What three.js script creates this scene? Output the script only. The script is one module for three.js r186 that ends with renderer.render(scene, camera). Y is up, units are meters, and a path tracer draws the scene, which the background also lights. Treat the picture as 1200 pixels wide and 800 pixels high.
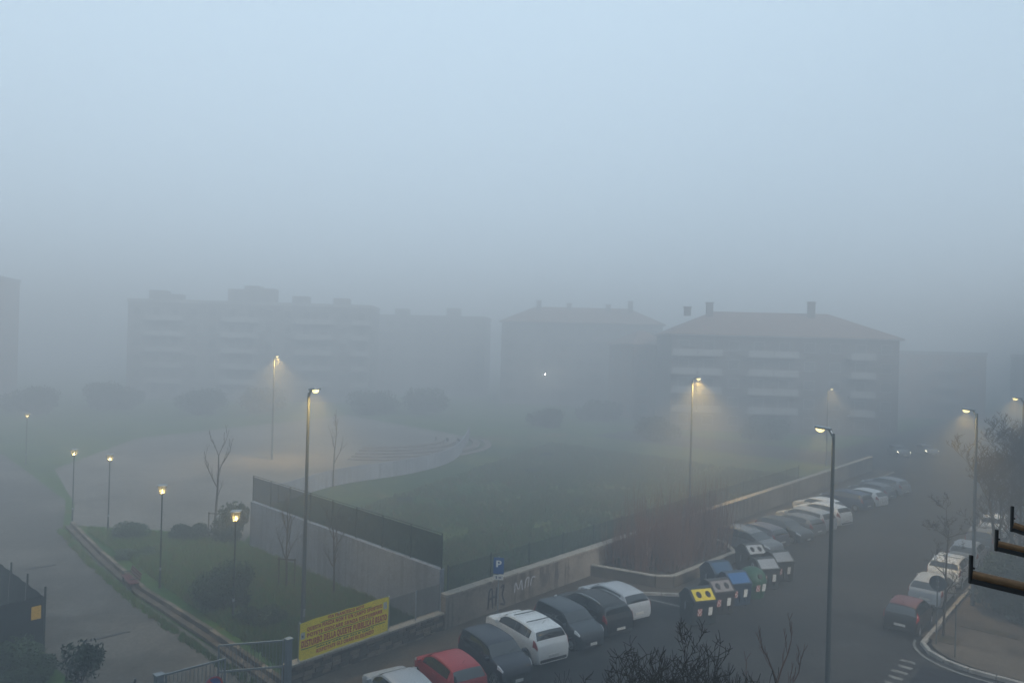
import * as THREE from 'three';
import { mergeGeometries, toCreasedNormals } from 'three/addons/utils/BufferGeometryUtils.js';
import { RoundedBoxGeometry } from 'three/addons/geometries/RoundedBoxGeometry.js';
import { Brush, Evaluator, SUBTRACTION } from 'three-bvh-csg';

// ---------- camera, sky, sun, air, exposure ----------
// Street frame: x runs across the street (right is +), -z runs along it. Numbers in comments called u are metres along the street (z = -u).
const YAW = THREE.MathUtils.degToRad(41.5), ROLL = THREE.MathUtils.degToRad(1.5), EYE = 13.5, FOCAL = 867;
const scene = new THREE.Scene();
const camera = new THREE.PerspectiveCamera(2 * Math.atan(400 / FOCAL) * 180 / Math.PI, 1200 / 800, 0.1, 4000);
camera.position.set(0, EYE, 0);
camera.rotation.order = 'YXZ';
camera.rotation.set(-Math.atan(3 / FOCAL) * -1, YAW, ROLL);

const SKY_ZENITH = [0.78, 1.0, 1.2];
{
  const w = 64, h = 32, d = new Float32Array(w * h * 4);
  for (let j = 0; j < h; j++) for (let i = 0; i < w; i++) {
    const el = ((j + 0.5) / h - 0.5) * Math.PI, s = Math.max(0, Math.sin(el));
    const k = (1 + 0.15 * s) / 1.15, o = (j * w + i) * 4;           // overcast: brightest overhead, the same all round
    for (let c = 0; c < 3; c++) d[o + c] = SKY_ZENITH[c] * k;
    d[o + 3] = 1;
  }
  const sky = new THREE.DataTexture(d, w, h, THREE.RGBAFormat, THREE.FloatType);
  sky.mapping = THREE.EquirectangularReflectionMapping; sky.magFilter = sky.minFilter = THREE.LinearFilter; sky.needsUpdate = true;
  scene.background = sky; scene.environment = sky;
}
const sun = new THREE.DirectionalLight(0xfffaf2, 4.2);
sun.position.set(150, 115, -15); sun.target.position.set(-20, 0, -45);
sun.castShadow = true; sun.shadow.radius = 34; sun.shadow.mapSize.set(2048, 2048);
Object.assign(sun.shadow.camera, { left: -120, right: 120, top: 120, bottom: -120, near: 1, far: 400 });
scene.add(sun, sun.target);
scene.fog = new THREE.FogExp2(new THREE.Color().setRGB(0.88, 0.945, 1.0), 0.0135);
const EXPOSURE = 1.0;

// ---------- helpers ----------
let seed = 7;
const rnd = () => { seed = (seed + 0x6D2B79F5) | 0; let t = Math.imul(seed ^ (seed >>> 15), 1 | seed); t = (t + Math.imul(t ^ (t >>> 7), 61 | t)) ^ t; return ((t ^ (t >>> 14)) >>> 0) / 4294967296; };
const R = (a, b) => a + (b - a) * rnd();
const V = (x, y, z) => new THREE.Vector3(x, y, z);
const lerp = (a, b, t) => a + (b - a) * t, clamp = (x, a, b) => Math.min(b, Math.max(a, x));
const deg = THREE.MathUtils.degToRad;
// a pixel of the 1200 x 800 photograph and a height above the street -> a point of the street frame
function at(px, py, h = 0) {
  const x = px - 600, y = py - 400, c = Math.cos(ROLL), s = Math.sin(ROLL);
  const xr = x * c + y * s, yr = -x * s + y * c + 3, d = FOCAL * (EYE - h) / yr;
  return fromCam(xr / FOCAL * d, d, h);
}
function fromCam(X, d, h = 0) { return V(X * Math.cos(YAW) - d * Math.sin(YAW), h, -(X * Math.sin(YAW) + d * Math.cos(YAW))); }

const taken = {};
const numbered = (n) => { const k = taken[n] = (taken[n] ?? -1) + 1; return k ? n + '_' + String(k).padStart(3, '0') : n; };
function tag(o, label, category, group, kind) {
  if (label) o.userData.label = label;
  if (category) o.userData.category = category;
  if (group) o.userData.group = group;
  if (kind) o.userData.kind = kind;
  return o;
}
function shade(m) { m.castShadow = m.receiveShadow = true; return m; }
function thing(name, label, category, pos = [0, 0, 0], turn = 0, group) {
  const g = new THREE.Group(); g.name = numbered(name); g.position.set(...pos); g.rotation.y = turn; scene.add(g);
  return tag(g, label, category, group);
}
function single(name, label, category, geo, mat, pos = [0, 0, 0], turn = 0, group) {
  const m = shade(new THREE.Mesh(geo, mat)); m.name = numbered(name); m.position.set(...pos); m.rotation.y = turn; scene.add(m);
  return tag(m, label, category, group);
}
function setting(name, geo, mat, label) { const m = shade(new THREE.Mesh(geo, mat)); m.name = numbered(name); m.userData.kind = 'structure'; if (label) m.userData.label = label; scene.add(m); return m; }
function part(parent, name, geo, mat, pos) { const m = shade(new THREE.Mesh(geo, mat)); m.name = name; if (pos) m.position.set(...pos); parent.add(m); return m; }
function mg(list) { return mergeGeometries(list.map((g) => { const n = g.index ? g.toNonIndexed() : g; for (const k of Object.keys(n.attributes)) if (!['position', 'normal', 'uv'].includes(k)) n.deleteAttribute(k); if (!n.attributes.uv) n.setAttribute('uv', new THREE.BufferAttribute(new Float32Array(n.attributes.position.count * 2), 2)); n.clearGroups(); return n; })); }
// uv in metres from the face's direction
function muv(geo, k = 1) {
  const g = geo.index ? geo.toNonIndexed() : geo; if (!g.attributes.normal) g.computeVertexNormals();
  const p = g.attributes.position, n = g.attributes.normal, uv = new Float32Array(p.count * 2);
  for (let i = 0; i < p.count; i++) {
    const ax = Math.abs(n.getX(i)), ay = Math.abs(n.getY(i)), az = Math.abs(n.getZ(i)), x = p.getX(i) * k, y = p.getY(i) * k, z = p.getZ(i) * k;
    if (ay > ax && ay > az) { uv[2 * i] = x; uv[2 * i + 1] = z; } else if (ax > az) { uv[2 * i] = z; uv[2 * i + 1] = y; } else { uv[2 * i] = x; uv[2 * i + 1] = y; }
  }
  g.setAttribute('uv', new THREE.BufferAttribute(uv, 2)); return g;
}
const box = (w, h, d, x = 0, y = 0, z = 0, ry = 0) => { const g = new THREE.BoxGeometry(w, h, d); if (ry) g.rotateY(ry); return g.translate(x, y, z); };
const rbox = (w, h, d, r, x = 0, y = 0, z = 0) => new RoundedBoxGeometry(w, h, d, 2, r).translate(x, y, z);
function rod(a, b, r0, r1 = r0, sides = 8) {
  const d = b.clone().sub(a), g = new THREE.CylinderGeometry(r1, r0, d.length(), sides, 1);
  g.applyQuaternion(new THREE.Quaternion().setFromUnitVectors(V(0, 1, 0), d.normalize()));
  const m = a.clone().add(b).multiplyScalar(0.5); return g.translate(m.x, m.y, m.z);
}
// flat sheet over an outline of [u, v] points, uv in metres
function sheet(pts, y) {
  const s = new THREE.Shape(pts.map(([u, v]) => new THREE.Vector2(v, u))), g = new THREE.ShapeGeometry(s);
  g.rotateX(-Math.PI / 2); return g.translate(0, y, 0);
}
function slab(pts, y0, y1, bevel = 0.02) {
  const s = new THREE.Shape(pts.map(([u, v]) => new THREE.Vector2(v, u)));
  const g = new THREE.ExtrudeGeometry(s, { depth: y1 - y0 - bevel, bevelEnabled: bevel > 0, bevelThickness: bevel, bevelSize: bevel, bevelOffset: -bevel, bevelSegments: 2 });
  g.rotateX(-Math.PI / 2); return muv(g.translate(0, y0, 0));
}

// ---------- procedural textures (fine and coarse grain only) ----------
function grid(n, s) { let q = s >>> 0; const a = new Float32Array(n * n); for (let i = 0; i < n * n; i++) { q = (Math.imul(q, 1664525) + 1013904223) >>> 0; a[i] = q / 4294967296; } return a; }
const lat = {};
function vn(x, y, n, s) {        // tiling value noise on an n x n lattice, x and y in 0..1
  const a = lat[n + '_' + s] ??= grid(n, s * 7919 + n), X = x * n, Y = y * n, i = Math.floor(X), j = Math.floor(Y), fx = X - i, fy = Y - j;
  const sx = fx * fx * (3 - 2 * fx), sy = fy * fy * (3 - 2 * fy), I = ((i % n) + n) % n, J = ((j % n) + n) % n, I1 = (I + 1) % n, J1 = (J + 1) % n;
  return lerp(lerp(a[J * n + I], a[J * n + I1], sx), lerp(a[J1 * n + I], a[J1 * n + I1], sx), sy);
}
function fbm(x, y, n, oct, s) { let t = 0, w = 0.5, k = n; for (let o = 0; o < oct; o++) { t += w * vn(x, y, k, s + o); w *= 0.5; k *= 2; } return t / (1 - Math.pow(0.5, oct)); }
function tex(size, metres, fn, colour = true) {
  const d = new Uint8Array(size * size * 4);
  for (let j = 0; j < size; j++) for (let i = 0; i < size; i++) { const c = fn(i / size, j / size), o = (j * size + i) * 4; d[o] = clamp(c[0], 0, 255); d[o + 1] = clamp(c[1], 0, 255); d[o + 2] = clamp(c[2], 0, 255); d[o + 3] = 255; }
  const t = new THREE.DataTexture(d, size, size); t.wrapS = t.wrapT = THREE.RepeatWrapping; t.magFilter = THREE.LinearFilter; t.minFilter = THREE.LinearMipmapLinearFilter; t.generateMipmaps = true;
  if (colour) t.colorSpace = THREE.SRGBColorSpace; t.repeat.set(1 / metres, 1 / metres); t.needsUpdate = true; return t;
}
const mixc = (a, b, t) => [lerp(a[0], b[0], t), lerp(a[1], b[1], t), lerp(a[2], b[2], t)];
const sstep = (a, b, x) => { const t = clamp((x - a) / (b - a), 0, 1); return t * t * (3 - 2 * t); };
function ground2(a, b, c, size, metres, s, crack = 0) {   // two-tone ground with grain, stains and hairline cracks
  return tex(size, metres, (x, y) => {
    const big = fbm(x, y, 4, 4, s), mid = fbm(x, y, 24, 3, s + 11), fine = fbm(x, y, 160, 2, s + 23);
    let k = mixc(a, b, sstep(0.32, 0.68, big * 0.7 + mid * 0.3)); k = mixc(k, c, 0.55 * sstep(0.6, 0.78, fbm(x + 0.37, y + 0.11, 7, 4, s + 31)));
    const g = 0.82 + 0.36 * fine; k = [k[0] * g, k[1] * g, k[2] * g];
    if (crack) { const e = Math.abs(fbm(x, y, 5, 5, s + 47) - 0.5); const q = 1 - crack * (1 - sstep(0, 0.006, e)); k = [k[0] * q, k[1] * q, k[2] * q]; }
    return k;
  });
}
function streaked(a, b, c, size, metres, s) {   // weathered wall: blotches, and run-off stains with ragged edges
  return tex(size, metres, (x, y) => {
    let k = mixc(a, b, sstep(0.3, 0.7, fbm(x, y, 5, 4, s))); const run = vn(x, 0.3, 64, s + 3) * 0.6 + vn(x, y, 24, s + 5) * 0.25 + vn(x, y * 0.5, 7, s + 6) * 0.4;
    k = mixc(k, c, 0.6 * sstep(0.66, 0.86, run)); k = mixc(k, c, 0.5 * sstep(0.62, 0.76, fbm(x + 0.2, y, 11, 4, s + 9))); const g = 0.86 + 0.28 * fbm(x, y, 150, 2, s + 8); return [k[0] * g, k[1] * g, k[2] * g];
  });
}
const bumpNoise = tex(256, 0.8, (x, y) => { const f = 255 * fbm(x, y, 24, 4, 91); return [f, f, f]; }, false);
const S = (o) => new THREE.MeshStandardMaterial({ roughness: 0.9, metalness: 0, ...o });
const D = (o) => new THREE.MeshPhysicalMaterial({ metalness: 0, specularIntensity: 0.25, ...o, roughness: 0.95 });   // dusty, matt ground and masonry
const lin = (r, g, b) => new THREE.Color().setRGB(r, g, b);
const MAT = {
  asphalt: D({ map: ground2([42, 43, 44], [58, 58, 58], [32, 33, 34], 512, 14, 1, 0.35), roughness: 0.62, bumpMap: bumpNoise, bumpScale: 0.006 }),
  newAsphalt: D({ map: ground2([32, 34, 40], [40, 42, 47], [28, 30, 35], 256, 9, 2), roughness: 0.6, bumpMap: bumpNoise, bumpScale: 0.005 }),
  path: D({ map: ground2([86, 84, 79], [104, 101, 95], [64, 62, 58], 512, 17, 3, 0.2), roughness: 0.85 }),
  plaza: D({ map: ground2([108, 104, 97], [124, 119, 111], [88, 84, 78], 256, 21, 4), roughness: 0.9 }),
  sidewalk: D({ map: ground2([80, 71, 61], [95, 86, 75], [60, 53, 45], 512, 11, 5, 0.2), roughness: 0.88 }),
  soil: D({ map: ground2([58, 50, 40], [78, 68, 52], [48, 54, 36], 256, 5, 6), roughness: 1 }),
  grass: D({ map: ground2([44, 74, 28], [66, 92, 38], [92, 86, 50], 512, 13, 7), roughness: 1 }),
  field: D({ map: ground2([46, 68, 32], [80, 88, 46], [104, 86, 58], 512, 31, 8), roughness: 1 }),
  plaster: D({ map: streaked([124, 116, 106], [140, 131, 120], [80, 74, 67], 512, 9, 9), roughness: 0.95, bumpMap: bumpNoise, bumpScale: 0.01 }),
  stone: D({ map: ground2([108, 98, 84], [132, 120, 104], [80, 74, 64], 256, 3, 10), roughness: 0.95, bumpMap: bumpNoise, bumpScale: 0.02 }),
  stone2: D({ map: ground2([92, 84, 74], [118, 108, 94], [72, 68, 58], 256, 3.7, 12), roughness: 0.95, bumpMap: bumpNoise, bumpScale: 0.02 }),
  coping: D({ map: ground2([150, 143, 132], [172, 164, 152], [112, 106, 98], 256, 4, 13), roughness: 0.9, bumpMap: bumpNoise, bumpScale: 0.01 }),
  mortar: D({ map: ground2([86, 78, 68], [96, 88, 78], [70, 64, 56], 256, 2, 14), roughness: 1 }),
  concrete: D({ map: streaked([124, 128, 134], [138, 142, 148], [106, 109, 113], 512, 9, 15), roughness: 0.9 }),
  kerb: D({ map: ground2([146, 143, 138], [162, 159, 153], [108, 105, 100], 256, 3, 16), roughness: 0.85 }),
  metal: S({ color: lin(0.12, 0.14, 0.15), roughness: 0.45, metalness: 0.6 }),
  zinc: S({ color: lin(0.3, 0.33, 0.35), roughness: 0.5, metalness: 0.6 }),
  darkMetal: S({ color: lin(0.035, 0.045, 0.045), roughness: 0.5, metalness: 0.4 }),
  paint: D({ map: ground2([104, 104, 102], [126, 126, 122], [66, 67, 68], 256, 1.5, 17), roughness: 0.8 }),
  black: S({ color: lin(0.015, 0.015, 0.016), roughness: 0.6 }),
  rubber: S({ color: lin(0.02, 0.02, 0.021), roughness: 0.85 }),
  bark: D({ map: ground2([58, 50, 44], [74, 66, 58], [42, 38, 34], 256, 0.8, 18), roughness: 1 }),
  twig: D({ color: lin(0.2, 0.115, 0.08), roughness: 1 }),
  white: S({ color: lin(0.75, 0.75, 0.73), roughness: 0.6 }),
  wood: S({ map: tex(128, 0.4, (x, y) => { const k = 0.75 + 0.5 * vn(x, y, 4, 71) * vn(x * 0.2, y, 32, 72); return [150 * k, 110 * k, 68 * k]; }), roughness: 0.55 }),
};
const lampGlow = S({ color: 0xffffff, emissive: lin(1, 0.78, 0.3), emissiveIntensity: 3 });

// ---------- ground, road, pavements ----------
const WALL = -24.9, KERB = -8.25;
{ const g = new THREE.PlaneGeometry(3000, 3000, 1, 1).rotateX(-Math.PI / 2).translate(0, -0.03, 0); const uv = g.attributes.uv; for (let i = 0; i < uv.count; i++) uv.setXY(i, uv.getX(i) * 3000, uv.getY(i) * 3000); setting('ground', g, MAT.grass); }
setting('road', sheet([[-60, WALL - 1], [-60, KERB + 3], [26, KERB + 3], [26, 70], [37.6, 70], [37.6, KERB + 3], [220, KERB + 3], [220, -34], [104, -34], [104, WALL - 40], [92, WALL - 40], [92, WALL - 1]], 0), MAT.asphalt);
setting('road_patch', sheet([[28.5, -7.6], [36.2, -7.7], [36.6, -5.2], [36.4, 20], [28.5, 20]], 0.004), MAT.newAsphalt);
// pavement along the wall, with the bulge round the planted island
setting('pavement', slab([[-40, WALL - 0.1], [-40, -23.0], [33.6, -23.0], [35.2, -21.4], [36.6, -19.6], [45.4, -18.8], [47.2, -20.6], [48.2, -23.0], [92, -23.0], [92, WALL - 0.1]].reverse(), -0.01, 0.12), MAT.sidewalk);
const arc = []; for (let k = 0; k <= 8; k++) { const a = k / 8 * Math.PI / 2; arc.push([39.3 - 2.25 * Math.sin(a), KERB + 0.16 + 2.6 * (1 - Math.cos(a))]); }
setting('pavement', slab([[92, KERB + 0.15], ...arc.map(([u, v]) => [u + 0.16, v + 0.1]), [37.2, 60], [92, 60]].reverse(), -0.01, 0.13), MAT.sidewalk);
// kerb stones round the corner pavement and along its street side, one by one
{
  const kg = thing('kerb', 'pale stone kerb curving round the street corner by the pavement', 'kerb');
  const line = [[92, KERB], [39.5, KERB]]; for (let k = 0; k <= 12; k++) { const a = k / 12 * Math.PI / 2; line.push([39.3 - 2.35 * Math.sin(a), KERB + 2.6 * (1 - Math.cos(a))]); } line.push([36.9, 6], [36.9, 30]);
  const c = new THREE.CurvePath(); for (let i = 0; i + 1 < line.length; i++) c.add(new THREE.LineCurve3(V(line[i][1], 0, -line[i][0]), V(line[i + 1][1], 0, -line[i + 1][0])));
  const len = c.getLength(), n = Math.round(len / 1.0), shapes = [0, 1, 2].map((k) => muv(rbox(0.97, 0.2, 0.2, 0.025, k * 3, 0.06, 0)).translate(-k * 3, 0, 0));
  for (let i = 0; i < n; i++) { const p = c.getPointAt((i + 0.5) / n), t = c.getTangentAt((i + 0.5) / n); const m = part(kg, 'kerb_stone', shapes[i % 3], MAT.kerb, [p.x, R(-0.006, 0.006), p.z]); m.rotation.y = Math.atan2(-t.z, t.x); }
}
{
  const kg = thing('kerb', 'worn kerb along the walled pavement behind the angled parked cars', 'kerb');
  const line = [[10, -22.9], [33.6, -22.9], [35.2, -21.3], [36.65, -19.5], [45.45, -18.7], [47.3, -20.5], [48.3, -22.9], [92, -22.9]];
  const shapes = [0, 1].map((k) => muv(rbox(0.97, 0.2, 0.16, 0.02, k * 3, 0.05, 0)).translate(-k * 3, 0, 0));
  for (let i = 0; i + 1 < line.length; i++) {
    const a = V(line[i][1], 0, -line[i][0]), b = V(line[i + 1][1], 0, -line[i + 1][0]), n = Math.max(1, Math.round(a.distanceTo(b)));
    for (let k = 0; k < n; k++) { const p = a.clone().lerp(b, (k + 0.5) / n); const m = part(kg, 'kerb_stone', shapes[k % 2], MAT.kerb, [p.x, 0, p.z]); m.rotation.y = Math.atan2(-(b.z - a.z), b.x - a.x); m.scale.x = a.distanceTo(b) / n; }
  }
}
// faded markings: ladder of short bars across the side street, and an edge line that follows the kerb
for (let k = 0; k < 9; k++) setting('road_marking', sheet([[36.3 - k * 0.72, -8.5], [36.3 - k * 0.72, -7.95 + R(-0.05, 0.05)], [36.03 - k * 0.72, -7.95], [36.03 - k * 0.72, -8.5 + R(-0.1, 0.1)]], 0.008), MAT.paint, 'short white bar of the faded crossing edge in the side street');
{ const o = [], q = []; for (let k = 0; k <= 10; k++) { const a = k / 10 * Math.PI / 2; o.push([39.3 - 2.75 * Math.sin(a) - 0.1, KERB - 0.35 + 3.0 * (1 - Math.cos(a))]); q.push([39.3 - 2.85 * Math.sin(a) - 0.13, KERB - 0.45 + 3.0 * (1 - Math.cos(a))]); } o.push([36.3, 8]); q.push([36.17, 8]); setting('road_marking', sheet([...o, ...q.reverse()], 0.012), MAT.paint, 'white edge line that follows the corner kerb'); }
setting('road_marking', sheet([[35.75, -4.9], [35.75, -2.6], [35.45, -2.6], [35.45, -4.9]], 0.009), MAT.paint, 'thick worn white stop line stub in the side street');
for (const [u, len] of [[34.6, 2.5]]) setting('road_marking', sheet([[u, -22.7], [u + 0.5, -18.4], [u + 0.62, -18.4], [u + 0.12, -22.7]], 0.004), MAT.paint, 'thin white bay line beside the planted island');
// park: path, plaza, lawn, field
setting('park_path', sheet([[10.4, WALL], [15.5, WALL], [15.9, -39.8], [17.9, -56.7], [21, -66], [24, -95], [12, -95], [10.4, -60]], -0.004), MAT.path);
setting('plaza', sheet([[25.2, -45.5], [22.5, -52], [18.6, -57.4], [21, -64], [25, -82], [40, -100], [80, -110], [76, -76], [68, -68], [58, -60.5], [50, -57.9], [41, -57.6], [33, -54.5]], -0.012), MAT.plaza);
setting('lawn', sheet([[15.9, WALL - 0.3], [24.2, WALL - 0.3], [24.6, -45], [21.5, -52], [18.2, -56.4], [16.3, -40]], -0.016), MAT.grass);
setting('field', sheet([[24.4, WALL - 0.3], [91, WALL - 0.3], [91, -70], [77, -76], [68.4, -67.8], [58.2, -60.2], [50, -57.5], [41, -57.2], [33.2, -54.2], [25.4, -45.2]], -0.008), MAT.field);
// drains across the path
for (const [a, b, l] of [[at(97, 746), at(152, 733), 'dark linear drain grating across the path near the gate'], [at(28, 661), at(66, 655), 'dark linear drain grating across the path beside the netted fence']]) {
  const d = b.clone().sub(a), n = 14, t = thing('drain_channel', l, 'drain', [a.x, 0.0, a.z], Math.atan2(-d.z, d.x)), L = d.length();
  part(t, 'channel', box(L, 0.012, 0.22, L / 2, 0.0, 0), MAT.black);
  for (let k = 0; k < n; k++) part(t, 'grate_bar', box(0.03, 0.02, 0.22, (k + 0.5) * L / n, 0.006, 0), MAT.darkMetal);
}

// ---------- walls ----------
{ // low stone wall with coping (banner stands on it), then the taller plastered wall
  const w = thing('stone_wall', 'low rough stone wall with pale coping beneath the yellow banner', 'wall');
  const u0 = 15.7, u1 = 23.9, h = 0.86;
  part(w, 'core', muv(box(0.24, h, u1 - u0, WALL - 0.2, h / 2, -(u0 + u1) / 2)), MAT.mortar);
  const bl = [0.34, 0.42, 0.5].map((l) => muv(rbox(0.32, 0.155, l, 0.02)));
  for (let r = 0; r < 5; r++) { let u = u0 - R(0, 0.2); while (u < u1 - 0.2) { const k = Math.floor(R(0, 3)), l = [0.34, 0.42, 0.5][k]; if (u + l < u1 + 0.05 && u > u0 - 0.1) part(w, 'stone_block', bl[k], rnd() < 0.5 ? MAT.stone : MAT.stone2, [WALL - 0.2 + R(-0.015, 0.02), 0.09 + r * 0.171, -(u + l / 2)]); u += l + 0.022; } }
  const cp = [0, 1].map((k) => muv(rbox(0.46, 0.1, 0.8, 0.02, 0, k * 2, 0)).translate(0, -k * 2, 0));
  for (let k = 0; k < 10; k++) part(w, 'coping_stone', cp[k % 2], MAT.coping, [WALL - 0.2 + R(-0.01, 0.01), h + 0.055 + R(-0.006, 0.006), -(u0 + 0.41 + k * 0.82)]);
}
{
  const w = thing('plastered_wall', 'long tan plastered street wall with graffiti and pale coping', 'wall');
  const u0 = 24.0, u1 = 91, h = 1.6;
  part(w, 'plaster_face', muv(box(0.34, h, u1 - u0, WALL - 0.2, h / 2, -(u0 + u1) / 2)), MAT.plaster);
  const cp = [0, 1].map((k) => muv(rbox(0.5, 0.12, 0.97, 0.02, 0, k * 2, 0)).translate(0, -k * 2, 0));
  for (let k = 0; k < 67; k++) part(w, 'coping_stone', cp[k % 2], MAT.coping, [WALL - 0.2 + R(-0.01, 0.01), h + 0.065 + R(-0.006, 0.006), -(u0 + 0.5 + k)]);
  // graffiti: sprayed strokes as thin raised paint
  const ink = S({ color: lin(0.02, 0.02, 0.03), roughness: 0.7 }), pale = S({ color: lin(0.5, 0.5, 0.52), roughness: 0.7 });
  const stroke = (pts, m, r = 0.035) => { const c = new THREE.CatmullRomCurve3(pts.map(([u, y]) => V(WALL - 0.029, y, -u))); const g = new THREE.TubeGeometry(c, 24, r, 6); g.translate(-(WALL - 0.029), 0, 0).scale(0.12, 1, 1).translate(WALL - 0.029, 0, 0); part(w, 'graffiti', g, m); };
  stroke([[26.9, 0.35], [27.0, 1.25], [27.15, 1.3], [27.2, 0.7], [27.25, 0.3]], ink, 0.06); stroke([[27.5, 1.3], [27.45, 0.4]], ink, 0.07); stroke([[27.8, 1.2], [28.05, 1.3], [27.95, 0.8], [28.15, 0.3], [27.8, 0.4]], ink, 0.06); stroke([[27.0, 0.8], [27.3, 0.85], [27.6, 0.8]], ink, 0.05);
  stroke([[28.9, 0.7], [28.95, 1.2], [29.2, 0.8], [29.4, 1.25], [29.5, 0.7]], pale, 0.04); stroke([[29.7, 0.75], [29.8, 1.2], [30.0, 1.25], [29.95, 0.75]], pale, 0.04); stroke([[30.15, 0.8], [30.3, 1.2], [30.55, 1.15]], pale, 0.035);
  stroke([[31.2, 0.5], [31.3, 1.2], [31.5, 0.6], [31.7, 1.15], [31.8, 0.5]], ink, 0.02); stroke([[32.2, 0.6], [32.4, 1.2], [32.6, 0.6], [32.3, 0.85], [32.6, 0.9]], ink, 0.018); stroke([[33.2, 0.5], [33.3, 1.1], [33.6, 1.0], [33.35, 0.8], [33.7, 0.5]], ink, 0.018);
}
const net = S({ color: lin(0.018, 0.035, 0.03), roughness: 0.9, transparent: true, opacity: 0.55 });
const thinNet = S({ color: lin(0.06, 0.08, 0.085), roughness: 0.8, transparent: true, opacity: 0.22 });
{ // white concrete wall between lawn and field, with green net fence on top
  const a = V(WALL - 0.45, 0, -24.1), b = V(-44.4, 0, -25.1), L = a.distanceTo(b), turn = Math.atan2(-(b.z - a.z), b.x - a.x);
  const w = thing('concrete_wall', 'tall pale concrete wall between the lawn and the green field', 'wall', [a.x, 0, a.z], turn);
  part(w, 'wall_face', muv(box(L, 2.75, 0.28, L / 2, 1.375, 0)), MAT.concrete);
  part(w, 'coping', muv(rbox(L + 0.05, 0.08, 0.3, 0.02, L / 2, 2.792, 0)), MAT.concrete);
  const f = thing('net_fence', 'dark green net fence on top of the pale concrete wall', 'fence', [a.x, 2.832, a.z], turn);
  const n = 8; for (let k = 0; k <= n; k++) part(f, 'post', box(0.05, 1.65, 0.05, 0.03 + k * (L - 0.06) / n, 0.825, 0), MAT.darkMetal);
  for (let k = 0; k < n; k++) part(f, 'net_panel', box((L - 0.06) / n - 0.06, 1.5, 0.012, 0.03 + (k + 0.5) * (L - 0.06) / n, 0.82, 0), net);
  part(f, 'top_rail', box(L, 0.03, 0.03, L / 2, 1.665, 0), MAT.darkMetal);
}
{ // net on the inner side of the plastered wall
  const f = thing('net_fence', 'thin dark net fence rising behind the tan street wall', 'fence', [WALL - 0.55, 0, 0]);
  for (let k = 0; k < 16; k++) { const u = 24.6 + k * 3; part(f, 'post', box(0.05, 2.9, 0.05, 0, 1.45, -u), MAT.darkMetal); if (k < 15) part(f, 'net_panel', box(0.012, 2.6, 2.9, 0, 1.5, -(u + 1.5)), thinNet); }
  const f2 = thing('mesh_fence', 'grey mesh panels on the low stone wall beside the banner', 'fence', [WALL - 0.2, 0.966, 0]);
  for (const u of [20.75, 22.3, 23.8]) part(f2, 'post', box(0.05, 1.35, 0.05, 0, 0.675, -u), MAT.zinc);
  for (const u of [21.52, 23.05]) part(f2, 'mesh_panel', box(0.012, 1.25, 1.42, 0, 0.68, -u), thinNet);
}
// kerbed low wall that edges the path
{
  const w = thing('path_edge_wall', 'low two-stepped stone edging between the park path and the lawn', 'wall');
  const line = [[15.5, -25.2], [15.9, -32], [16.1, -39.8], [17.0, -48], [18.2, -56.9]], g1 = [0, 1, 2].map((k) => muv(rbox(0.98, 0.36, 0.22, 0.03, k * 3, 0.16, 0)).translate(-k * 3, 0, 0)), g2 = [0, 1].map((k) => muv(rbox(0.98, 0.16, 0.3, 0.03, k * 3, 0.06, 0)).translate(-k * 3, 0, 0));
  for (let i = 0; i + 1 < line.length; i++) {
    const a = V(line[i][1], 0, -line[i][0]), b = V(line[i + 1][1], 0, -line[i + 1][0]), L = a.distanceTo(b), n = Math.round(L), t = Math.atan2(-(b.z - a.z), b.x - a.x);
    for (let k = 0; k < n; k++) { const p = a.clone().lerp(b, (k + 0.5) / n);
      let m = part(w, 'edge_stone', g1[k % 3], rnd() < 0.6 ? MAT.stone2 : MAT.stone, [p.x, R(-0.02, 0.02), p.z - 0.32]); m.rotation.y = t; m.scale.x = L / n;
      m = part(w, 'step_stone', g2[k % 2], MAT.stone2, [p.x, R(-0.01, 0.01), p.z - 0.05]); m.rotation.y = t; m.scale.x = L / n; }
  }
}
// planted island by the bins: low angled wall
{
  const w = thing('planter_wall', 'low angled wall round the brown brush island by the bins', 'wall');
  const line = [[35.7, WALL], [36.6, -21.2], [37.3, -20.5], [44.6, -20.2], [46.4, -21.8], [46.8, WALL]];
  for (let i = 0; i + 1 < line.length; i++) {
    const a = V(line[i][1], 0, -line[i][0]), b = V(line[i + 1][1], 0, -line[i + 1][0]), L = a.distanceTo(b), t = Math.atan2(-(b.z - a.z), b.x - a.x), m0 = a.clone().add(b).multiplyScalar(0.5);
    let m = part(w, 'wall_face', muv(box(L, 0.6, 0.2, 0, 0.4, 0)), MAT.stone2, [m0.x, 0, m0.z]); m.rotation.y = t;
    const n = Math.max(1, Math.round(L / 0.9)); for (let k = 0; k < n; k++) { const p = a.clone().lerp(b, (k + 0.5) / n); m = part(w, 'coping_stone', muv(rbox(L / n - 0.015, 0.08, 0.3, 0.02, k)).translate(-k, 0, 0), MAT.coping, [p.x, 0.745 + R(-0.005, 0.005), p.z]); m.rotation.y = t; }
  }
  setting('island_soil', sheet([[36.0, WALL + 0.02], [36.7, -21.3], [37.4, -20.65], [44.5, -20.35], [46.2, -21.9], [46.6, WALL + 0.02]].reverse(), 0.55), MAT.soil);
}
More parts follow.
